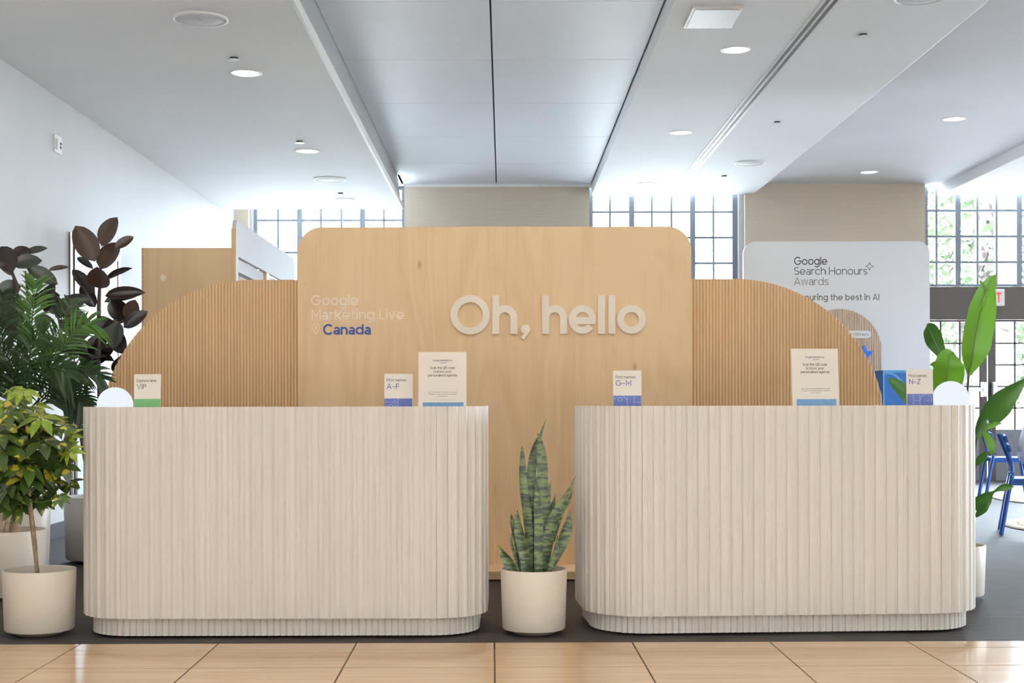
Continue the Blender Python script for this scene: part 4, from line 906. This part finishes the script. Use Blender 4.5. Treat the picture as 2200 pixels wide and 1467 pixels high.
# bird of paradise
bp = thing('bird_of_paradise', (X5, 7.62, .24), 'bird of paradise plant with large paddle leaves at the right', 'plant')
Zb = lambda x, y, h, e=0: (1980 + x / 4.891, 580 + y / 4.891, h / 4.891, e)
blade('leaf', [Zb(495, 1120, 14, .0), Zb(520, 1000, 88, -.02), Zb(545, 860, 150, -.04), Zb(575, 680, 165, -.03), Zb(618, 470, 158, 0), Zb(655, 320, 130, .03), Zb(690, 215, 95, .06), Zb(735, 120, 52, .09), Zb(790, 60, 6, .1)], 'bop', bp, 7.62, 6, 22, .30, .12, .03)
blade('leaf', [Zb(690, 235, 20, .05), Zb(652, 180, 28, .05), Zb(612, 112, 2, .05)], 'bop', bp, 7.62, 2, 6, .1)
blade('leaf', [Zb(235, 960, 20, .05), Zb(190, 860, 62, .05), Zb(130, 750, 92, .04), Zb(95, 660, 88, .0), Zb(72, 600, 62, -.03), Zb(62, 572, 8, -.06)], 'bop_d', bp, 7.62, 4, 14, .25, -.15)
blade('leaf', [Zb(225, 1500, 100, -.06), Zb(235, 1330, 150, -.1), Zb(262, 1130, 172, -.14), Zb(278, 1000, 160, -.17), Zb(300, 910, 105, -.16), Zb(318, 862, 20, -.14)], 'bop', bp, 7.62, 6, 16, .22, .1, .03)
blade('leaf', [Zb(235, 1050, 30, -.14), Zb(165, 1010, 52, -.16), Zb(95, 990, 4, -.16)], 'bop', bp, 7.62, 2, 6, .1)
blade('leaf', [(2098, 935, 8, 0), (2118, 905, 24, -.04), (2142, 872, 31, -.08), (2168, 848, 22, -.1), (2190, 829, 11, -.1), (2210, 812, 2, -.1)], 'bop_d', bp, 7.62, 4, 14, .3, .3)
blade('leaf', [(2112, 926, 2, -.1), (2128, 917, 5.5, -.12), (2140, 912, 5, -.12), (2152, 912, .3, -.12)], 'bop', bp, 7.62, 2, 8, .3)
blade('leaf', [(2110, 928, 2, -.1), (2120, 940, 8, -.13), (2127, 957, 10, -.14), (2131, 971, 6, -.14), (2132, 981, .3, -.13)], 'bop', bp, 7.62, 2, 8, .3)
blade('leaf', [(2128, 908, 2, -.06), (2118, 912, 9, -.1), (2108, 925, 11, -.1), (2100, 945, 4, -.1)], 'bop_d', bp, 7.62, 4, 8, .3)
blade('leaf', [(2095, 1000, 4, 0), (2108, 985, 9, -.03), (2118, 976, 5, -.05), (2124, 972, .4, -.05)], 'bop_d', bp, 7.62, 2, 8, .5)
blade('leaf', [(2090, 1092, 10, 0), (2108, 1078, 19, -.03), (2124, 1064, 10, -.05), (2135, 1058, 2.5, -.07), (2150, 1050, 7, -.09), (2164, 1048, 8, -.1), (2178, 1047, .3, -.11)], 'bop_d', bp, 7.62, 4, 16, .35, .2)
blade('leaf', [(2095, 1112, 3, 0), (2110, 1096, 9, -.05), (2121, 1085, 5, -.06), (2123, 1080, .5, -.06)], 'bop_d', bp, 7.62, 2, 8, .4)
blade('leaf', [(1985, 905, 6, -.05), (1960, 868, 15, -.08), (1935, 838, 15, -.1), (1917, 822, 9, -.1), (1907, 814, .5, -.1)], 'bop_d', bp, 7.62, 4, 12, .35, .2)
def midrib(pts): MB().tube([P(a, b, 7.60 + e) for a, b, e in cr(pts, 16)], [.006 - .005 * k / 16 for k in range(17)], 6).obj('midrib', M['palm_stem'], bp, True)
midrib([Zb(495, 1120, 0)[:2] + (.0,), Zb(545, 860, 0)[:2] + (-.05,), Zb(575, 680, 0)[:2] + (-.04,), Zb(655, 320, 0)[:2] + (.02,), Zb(735, 120, 0)[:2] + (.08,)])
midrib([Zb(225, 1500, 0)[:2] + (-.06,), Zb(262, 1130, 0)[:2] + (-.15,), Zb(300, 910, 0)[:2] + (-.17,)])
midrib([Zb(235, 960, 0)[:2] + (.05,), Zb(130, 750, 0)[:2] + (.03,), Zb(72, 600, 0)[:2] + (-.04,)])
bx0 = (X5 * F / 7.62) + VX
for tx, ty, e in ((2081, 806, 0), (2028, 775, .05), (2026, 890, -.06), (2100, 932, 0), (1986, 904, -.05), (2092, 1092, 0), (2096, 1000, 0)):
    MB().tube([P(bx0, 1200, 7.62), P((bx0 + tx) / 2 + 4, (1190 + ty) / 2, 7.62 + e * .6), P(tx, ty, 7.62 + e)], [.012, .009, .0055], 8).obj('stem', M['palm_stem'], bp, True)

# ------------------------------------------------------------------ plywood booth behind on the left
DB = 10.6
pb = thing('plywood_partition', (P(402, 0, DB).x, DB, 0), 'plain plywood partition with a star knot behind the left arch', 'partition')
MB().box(P(306, 0, DB).x, P(501, 0, DB).x, DB, DB + .02, 0, P(0, 531, DB).z).obj('board', M['ply'], pb)
MB().box(P(306, 0, DB).x - .004, P(306, 0, DB).x + .012, DB - .002, DB + .10, 0, P(0, 531, DB).z).obj('edge_strip', M['ply_edge'], pb)
c = P(351, 595, DB); st = [((.024 if k % 2 else .019) * math.cos(k * math.pi / 9), (.024 if k % 2 else .019) * 1.15 * math.sin(k * math.pi / 9)) for k in range(18)]
MB().prism([(c.x + a, c.z + b) for a, b in st], DB - .002, DB).obj('patch', M['letter_pale'], pb)
wb = thing('booth_frame', (P(504, 0, DB).x, DB + 1.4, 0), 'white booth wall with openings receding behind the plywood backdrop', 'booth wall')
XB = P(508, 0, DB).x; zt = P(0, 470, DB).z; D2 = DB * 574 / 449
zo = HC + (VY - 548) * DB / F                    # underside of the header
rr = .07
hdr = [(DB, zo), (D2, zo), (D2, zt - .16)] + [(D2 - .12 + .12 * math.cos(math.radians(a)), zt - .12 + .12 * math.sin(math.radians(a))) for a in range(0, 91, 15)] + [(DB + rr - rr * math.sin(math.radians(a)), zt - rr + rr * math.cos(math.radians(a))) for a in range(0, 91, 15)]
n = len(hdr); vs = [(XB, y, z) for y, z in hdr] + [(XB - .03, y, z) for y, z in hdr]
MB().add(vs, [tuple(range(n)), tuple(range(2 * n - 1, n - 1, -1))] + [(i, (i + 1) % n, (i + 1) % n + n, i + n) for i in range(n)]).obj('header', M['white_wall'], wb)
MB().box(XB - .03, XB, DB, DB + .09, 0, zo).obj('post', M['white_wall'], wb)
MB().box(XB - .034, XB + .002, DB - .012, DB, 0, zt - rr).obj('edge_band', M['ply'], wb)
ym = DB * 574 / 508
MB().box(XB - .09, XB - .002, ym, ym + .13, 0, zo + .02).obj('post', M['ply'], wb)
MB().box(XB - .03, XB, D2 - .1, D2, 0, zo).obj('post', M['white_wall'], wb)
MB().box(XB - .09, XB - .031, DB + .03, D2 - .03, zo - .10, zo - .005).obj('rail', M['white_wall'], wb)

# ------------------------------------------------------------------ awards board and things in front of it
DW = 12.0
ab = thing('awards_board', (P(1798, 0, DW).x, DW, 0), 'white rounded awards display board in daylight at the right', 'display board')
x0, x1, zt, rc = P(1598, 0, DW).x, P(1998, 0, DW).x, P(0, 520, DW).z, 26 * DW / F
MB().prism([(x0, 0), (x1, 0)] + arc2(x1 - rc, zt - rc, rc, 0, 90) + arc2(x0 + rc, zt - rc, rc, 90, 180), DW, DW + .05).obj('board', M['board_white'], ab)
text_px('Google', 1706.7, 1777.8, 570.3, 17, DW, .12, 'lettering', M['ink'], ab, .001, .09)
text_px('Search Honours', 1706.7, 1864, 591.6, 16.5, DW, .085, 'lettering', M['ink'], ab, .001, .11)
text_px('Awards', 1706.7, 1780.4, 613.8, 16.5, DW, .085, 'lettering', M['board_brown'], ab, .001, .11)
text_px('Honouring the best in AI', 1696, 1889.6, 646.5, 13.5, DW, .15, 'lettering', M['board_brown'], ab, .001, .1)
mb = MB(); o = P(1868.7, 573.8, DW); s = DW / F; pts = []
for q in range(4):
    for k in range(7):
        a = math.radians(90 * q + 90 * k / 7); r_ = 8.5 / ((abs(math.cos(a)) ** .62 + abs(math.sin(a)) ** .62) ** (1 / .62)) ; pts.append((r_ * math.cos(a), r_ * math.sin(a)))
lv = ribbon(pts, True, 1.1); k = len(lv)
mb.add([o + UX * q[0] * s + UZ * q[1] * s + NF * .001 for ab_ in lv for q in ab_], [(2 * i, 2 * i + 1, (2 * i + 3) % (2 * k), (2 * i + 2) % (2 * k)) for i in range(k)])
mb.obj('sparkle', M['ink'], ab)
D3 = 11.7
fa = thing('slatted_arch_stand', (P(1804, 0, D3).x, D3, 0), 'small pale slatted arch standing before the white awards board', 'arch stand')
xc = P(1804, 0, D3).x; ra = 91 * D3 / F; za = P(0, 665, D3).z - ra
MB().prism([(xc - ra, 0), (xc + ra, 0)] + arc2(xc, za, ra, 0, 180, 40), D3 + .012, D3 + .03).obj('backing', M['dark_gap'], fa)
mb = MB(); nsl = 50
for i in range(nsl):
    a = xc - ra + 2 * ra * i / nsl; b = a + 2 * ra / nsl * .72; q = (a + b) / 2 - xc
    mb.box(a, b, D3, D3 + .012, 0, za + math.sqrt(max(ra * ra - q * q, 0)))
mb.obj('slat_field', M['flute_far'], fa, kind='stuff')
x0, x1, z0, z1 = P(1775, 0, D3).x, P(1871, 0, D3).x, P(0, 728, D3).z, P(0, 712, D3).z; rp = (z1 - z0) / 2
pill = MB().prism(arc2(x1 - rp, z0 + rp, rp, -90, 90) + arc2(x0 + rp, z0 + rp, rp, 90, 270), D3 - .012, D3).obj('name_plate', M['board_white'], fa)
text_px('Awards Winners', 1800, 1866.5, 723, 7, D3 - .012, .1, 'lettering', M['ink_grey'], pill, .001)
so = [(1853, 747), (1856.5, 743.5), (1861, 755), (1874, 756.5), (1864.5, 768), (1856, 778), (1850, 766), (1840, 762), (1849, 756)]
MB().prism([(P(a, b, D3).x, P(a, b, D3).z) for a, b in so][::-1], D3 - .03, D3).obj('blue_shape', M['blue_star'], fa)
D4 = 11.3
po = thing('blue_poster_stand', (P(1945, 0, D4).x, D4, 0), 'blue printed poster stand behind the N-Z sign', 'poster stand')
MB().box(P(1897, 0, D4).x, P(1990, 0, D4).x, D4, D4 + .25, 0, P(0, 797, D4).z).obj('board', M['blue_art'], po)
e = .004
MB().box(P(1897, 0, D4).x, P(1900.5, 0, D4).x, D4 - e, D4, .02, P(0, 797, D4).z).obj('print', M['blue_art_lt'], po)
MB().box(P(1900.5, 0, D4).x, P(1990, 0, D4).x, D4 - e, D4, P(0, 802, D4).z, P(0, 797, D4).z).obj('print', M['blue_art_lt'], po)
sw = cr([(1900, 803, 4), (1915, 804, 4), (1926, 810, 5), (1938, 822, 6), (1950, 834, 6)], 12); vs = []
for a, b, h in sw: vs += [P(a, b - h / 2, D4 - .003), P(a, b + h / 2, D4 - .003)]
MB().add(vs, [(2 * i, 2 * i + 1, 2 * i + 3, 2 * i + 2) for i in range(12)]).obj('print', M['blue_art_lt'], po)

# exit sign
ex = thing('exit_sign', (P(2134, 0, 18.3).x, 18.3, 2.3), 'white exit sign with red letters on the dark beam', 'exit sign')
d = 18.38
MB().box(P(2106, 0, d).x, P(2159.5, 0, d).x, d, d + .08, P(0, 659.5, d).z, P(0, 623.5, d).z).obj('housing', M['plate'], ex, bevel=.012)
text_px('EXIT', 2112, 2151, 652.5, 22, d, .2, 'lettering', M['red'], ex, .002, .2)

# ------------------------------------------------------------------ rugs, chairs, person at the far right
def rug(x, y, r, label):
    t = thing('jute_rug', (x, y, 0), label, 'rug', 'round braided jute rugs')
    k = 0; rr_ = r
    while rr_ > .1:
        nx = rr_ - .12; MB().lathe([(rr_, .0), (rr_ + .01, .006), (rr_ - .012, .012), (nx + .012, .012), (max(nx, .001), .004)], (x, y, 0), 64, False).obj('braid_ring', M['jute'], t, True); rr_ = nx; k += 1
rug(6.72, 15.0, 1.40, 'round braided jute rug under the farther blue chair side')
rug(5.47, 11.75, 1.20, 'round braided jute rug beside the nearer blue chair')
def chair(px, py, d, yaw, label):
    """faces +X turned by yaw; px,py = foot of its near rear leg at depth d"""
    f = P(px, py, d); yaw = math.radians(yaw); cy, sy = math.cos(yaw), math.sin(yaw)
    def W(p): return Vector((f.x + p[0] * cy - p[1] * sy, d + p[0] * sy + p[1] * cy, p[2]))
    t = thing('blue_chair', W((.25, .2, 0)), label, 'chair', 'cobalt blue metal chairs')
    def bx(x0, x1, y0, y1, z0, z1): return MB().obox(W(((x0 + x1) / 2, (y0 + y1) / 2, (z0 + z1) / 2)), Vector((cy, sy, 0)) * (x1 - x0) / 2, Vector((-sy, cy, 0)) * (y1 - y0) / 2, UZ * (z1 - z0) / 2)
    prof_ = [(0, 0), (.055, .33), (.082, .46), (.082, .55), (.06, .63), (-.005, .80)]
    for y in (0, .40):
        MB().tube([W((a, y, z)) for a, z in cr(prof_, 14)], .0195, 6).obj('rear_post', M['chair_blue'], t, True, autos=50)
        MB().tube([W((.50, y, 0)), W((.44, y, .44))], .017, 6).obj('front_leg', M['chair_blue'], t)
    bx(.075, .48, .005, .395, .425, .447).obj('seat', M['chair_blue'], t, bevel=.006)
    bx(.085, .47, -.008, .012, .395, .43).obj('seat_rail', M['chair_blue'], t)
    bx(.085, .47, .388, .408, .395, .43).obj('seat_rail', M['chair_blue'], t)
    for xx, z in ((.028, .765), (.052, .69)):
        MB().obox(W((xx + .012, .20, z)), Vector((cy, sy, .3)) * .010, Vector((-sy, cy, 0)) * .235, Vector((-.3 * cy, -.3 * sy, 1)) * .026).obj('back_slat', M['chair_blue'], t, bevel=.004)
chair(2150, 1149, 11.17, -18, 'nearer cobalt blue metal chair at the right edge with a person seated')
chair(2117, 1066, 15.2, -9, 'farther cobalt blue metal chair behind the nearer one')

def skin_body(name, m, verts, edges, parent, sub=2):
    me = bpy.data.meshes.new(name); me.from_pydata([v[:3] for v in verts], edges, []); me.update(); me.materials.append(m)
    o = bpy.data.objects.new(name, me); COL.objects.link(o); attach(o, parent)
    o.modifiers.new('skin', 'SKIN'); ly = me.skin_vertices[0] if me.skin_vertices else None
    if ly is None: bpy.context.view_layer.objects.active = o
    ly = me.skin_vertices[0]
    for k, v in enumerate(verts): ly.data[k].radius = (v[3], v[4] if len(v) > 4 else v[3]); ly.data[k].use_root = (k == 0)
    sd = o.modifiers.new('sub', 'SUBSURF'); sd.levels = sub; sd.render_levels = sub
    for p_ in me.polygons: p_.use_smooth = True
    return o
hx, hy = 4.25, 11.27
pe = thing('person', (hx, hy, .45), 'person in a white sweater with long blonde hair seated on the blue chair', 'person')
V = [(hx, hy, .55, .105, .10), (hx + .05, hy, .72, .115, .10), (hx + .11, hy, .90, .17, .13), (hx + .15, hy, 1.02, .12, .1), (hx + .19, hy, 1.10, .055), (hx + .215, hy, 1.17, .06),
     (hx + .225, hy, 1.25, .085, .095), (hx + .225, hy, 1.33, .07, .075),
     (hx + .14, hy - .19, 1.0, .055), (hx + .18, hy - .24, .76, .043), (hx + .40, hy - .20, .70, .034), (hx + .47, hy - .17, .70, .03),
     (hx + .14, hy + .19, 1.0, .055), (hx + .18, hy + .24, .76, .043), (hx + .40, hy + .20, .70, .034), (hx + .47, hy + .17, .70, .03),
     (hx + .06, hy - .1, .55, .095), (hx + .46, hy - .12, .54, .068), (hx + .46, hy - .12, .28, .05), (hx + .45, hy - .12, .08, .038), (hx + .56, hy - .12, .04, .035),
     (hx + .06, hy + .1, .55, .095), (hx + .46, hy + .12, .54, .068), (hx + .46, hy + .12, .28, .05), (hx + .45, hy + .12, .08, .038), (hx + .56, hy + .12, .04, .035)]
E = [(0, 1), (1, 2), (2, 3), (3, 4), (4, 5), (5, 6), (6, 7), (3, 8), (8, 9), (9, 10), (10, 11), (3, 12), (12, 13), (13, 14), (14, 15), (0, 16), (16, 17), (17, 18), (18, 19), (19, 20), (0, 21), (21, 22), (22, 23), (23, 24), (24, 25)]
try:
    body = skin_body('body', M['skin'], V, E, pe)
    me = body.data
    swv = [(v[0], v[1], v[2] - (.03 if k == 0 else 0), v[3] + (.05 if k < 2 else .016), (v[4] if len(v) > 4 else v[3]) + (.045 if k < 2 else .016)) for k, v in enumerate(V)]
    idx = [0, 1, 2, 3, 8, 9, 10, 12, 13, 14]; mp_ = {a: b for b, a in enumerate(idx)}
    skin_body('sweater', M['sweater'], [swv[i] for i in idx], [(mp_[a], mp_[b]) for a, b in E if a in mp_ and b in mp_], pe)
    idx = [0, 16, 17, 18, 19, 21, 22, 23, 24]; mp_ = {a: b for b, a in enumerate(idx)}
    tr = [(V[i][0], V[i][1], V[i][2] - (.0 if i else .02), V[i][3] + .008 if i else .105) for i in idx]
    skin_body('trousers', M['jeans'], tr, [(mp_[a], mp_[b]) for a, b in E if a in mp_ and b in mp_], pe)
except Exception as ex_: print('person', ex_)
for sgn in (-1, 1):      # hands and shoes
    hb = Vector((hx + .47, hy + sgn * .17, .70))
    for k in range(4):
        MB().tube([hb + Vector((.0, (k - 1.5) * .017, 0)), hb + Vector((.07, (k - 1.5) * .020, .004)), hb + Vector((.10 - abs(k - 1.3) * .008, (k - 1.5) * .02, -.014))], [.010, .0085, .006], 8).obj('finger', M['skin'], pe, True)
    MB().tube([hb + Vector((.005, -sgn * .03, 0)), hb + Vector((.04, -sgn * .055, .002)), hb + Vector((.06, -sgn * .058, -.006))], [.011, .009, .007], 8).obj('thumb', M['skin'], pe, True)
    MB().tube([(hx + .41, hy + sgn * .12, .04), (hx + .50, hy + sgn * .12, .045), (hx + .60, hy + sgn * .12, .035), (hx + .64, hy + sgn * .12, .03)], [.036, .042, .038, .02], 12).obj('shoe', M['shoe'], pe, True)
hd = Vector((hx + .225, hy, 1.25)); mb = MB()
mb.tube([hd + Vector((.03, 0, .155)), hd + Vector((-.01, 0, .14)), hd + Vector((-.045, 0, .08)), hd + Vector((-.065, 0, 0)), hd + Vector((-.10, 0, -.12)), hd + Vector((-.155, 0, -.26)), hd + Vector((-.215, 0, -.38)), hd + Vector((-.235, 0, -.47))], [.03, .085, .105, .105, .095, .085, .06, .015], 16)
mb.obj('hair', M['hair'], pe, True)
for sgn in (-1, 1):
    MB().lathe([(.012, -.012), (.014, 0), (.002, .012)], hd + Vector((.075, sgn * .03, .02)), 10).obj('eye', M['dark'], pe, True)
MB().tube([hd + Vector((.08, 0, .03)), hd + Vector((.105, 0, -.01)), hd + Vector((.085, 0, -.015))], [.008, .013, .008], 8).obj('nose', M['skin'], pe, True)

# ------------------------------------------------------------------ outside
struct('ground', MB().box(-60, 80, 48, 120, -.3, -.11), M['grass'], 'sunlit lawn outside the windows')
struct('ground_bounce', MB().box(-60, XR + .25, YB + .35, 48, -.3, -.12), M['bounce_ground'], 'pale ground outside the windows, added to bounce daylight')  # pale and wide, put in to bounce daylight up onto the ceilings
struct('ground_drive', MB().box(XR + .25, 80, Y0 - 4, 48, -.3, -.12), M['asphalt'], 'grey asphalt drive outside the far side wall')
random.seed(33)
def tree(px, d, r, h, crown, nleaf, label, lean=0):
    x = (px - VX) * d / F; t = thing('tree', (x, d, -.12), label, 'tree', 'trees outside the windows')
    MB().tube([(x, d, -.12), (x + lean * .2, d, h * .3), (x + lean * .6, d, h * .6), (x + lean, d, h)], [r * 1.25, r, r * .85, r * .4], 14).obj('trunk', M['bark'], t, True)
    mb = MB()
    for (cx, cy, cz, cr_) in crown:
        for k in range(nleaf):
            a = Vector((random.gauss(0, .5), random.gauss(0, .5), random.gauss(0, .5))) * cr_ + Vector((x + cx, d + cy, cz))
            u = Vector((random.uniform(-1, 1), random.uniform(-1, 1), random.uniform(-1, 1))).normalized(); v = u.cross(Vector((random.uniform(-1, 1), random.uniform(-1, 1), 1))).normalized()
            q = random.uniform(.07, .15); mb.add([a - u * q, a + v * q * .6, a + u * q, a - v * q * .6], [(0, 1, 2, 3)])
    mb.obj('foliage', M['tree_leaf'], t, kind='stuff')
    for k in range(3):
        cx, cy, cz, cr_ = random.choice(crown)
        MB().tube([(x + lean * .5, d, h * .5), (x + cx * .6, d + cy * .6, (h * .5 + cz) / 2 + .3), (x + cx, d + cy, cz)], [r * .35, r * .2, .02], 8).obj('branch', M['bark'], t, True)
tree(2116, 30, .22, 9, [(-1.2, .6, 5.2, 1.7), (.9, 1, 6.5, 1.8), (-.2, 2, 4.2, 1.6)], 500, 'grey trunked tree outside the transom window')
tree(2160, 27, .19, 8, [(1.5, 1.5, 5.2, 1.8), (.4, 2.5, 3.8, 1.6), (1.4, 2, 2.2, 1.5)], 500, 'pale trunked tree seen through the right glazed door')
tree(2084, 34, .12, 8, [(-1.6, 0, 4.5, 1.7), (-1.5, 1, 2.6, 1.6), (.3, 2, 3.0, 1.6), (-2.6, 2, 6, 1.8)], 550, 'thin leaning tree at the left of the transom window', -.8)
tree(2010, 40, .15, 9, [(0, 0, 4.8, 2.2), (1.6, 1, 3, 2), (-.8, 0, 6.6, 2.0), (1.2, 3, 2.0, 2)], 550, 'leafy tree behind the awards board seen through the window')
tree(2230, 44, .2, 9, [(-2, 0, 4.5, 2.4), (-.4, 1, 3, 2.2), (-2.4, 3, 2, 2.2), (0, 0, 6, 2.2)], 550, 'leafy tree far outside beyond the right door')
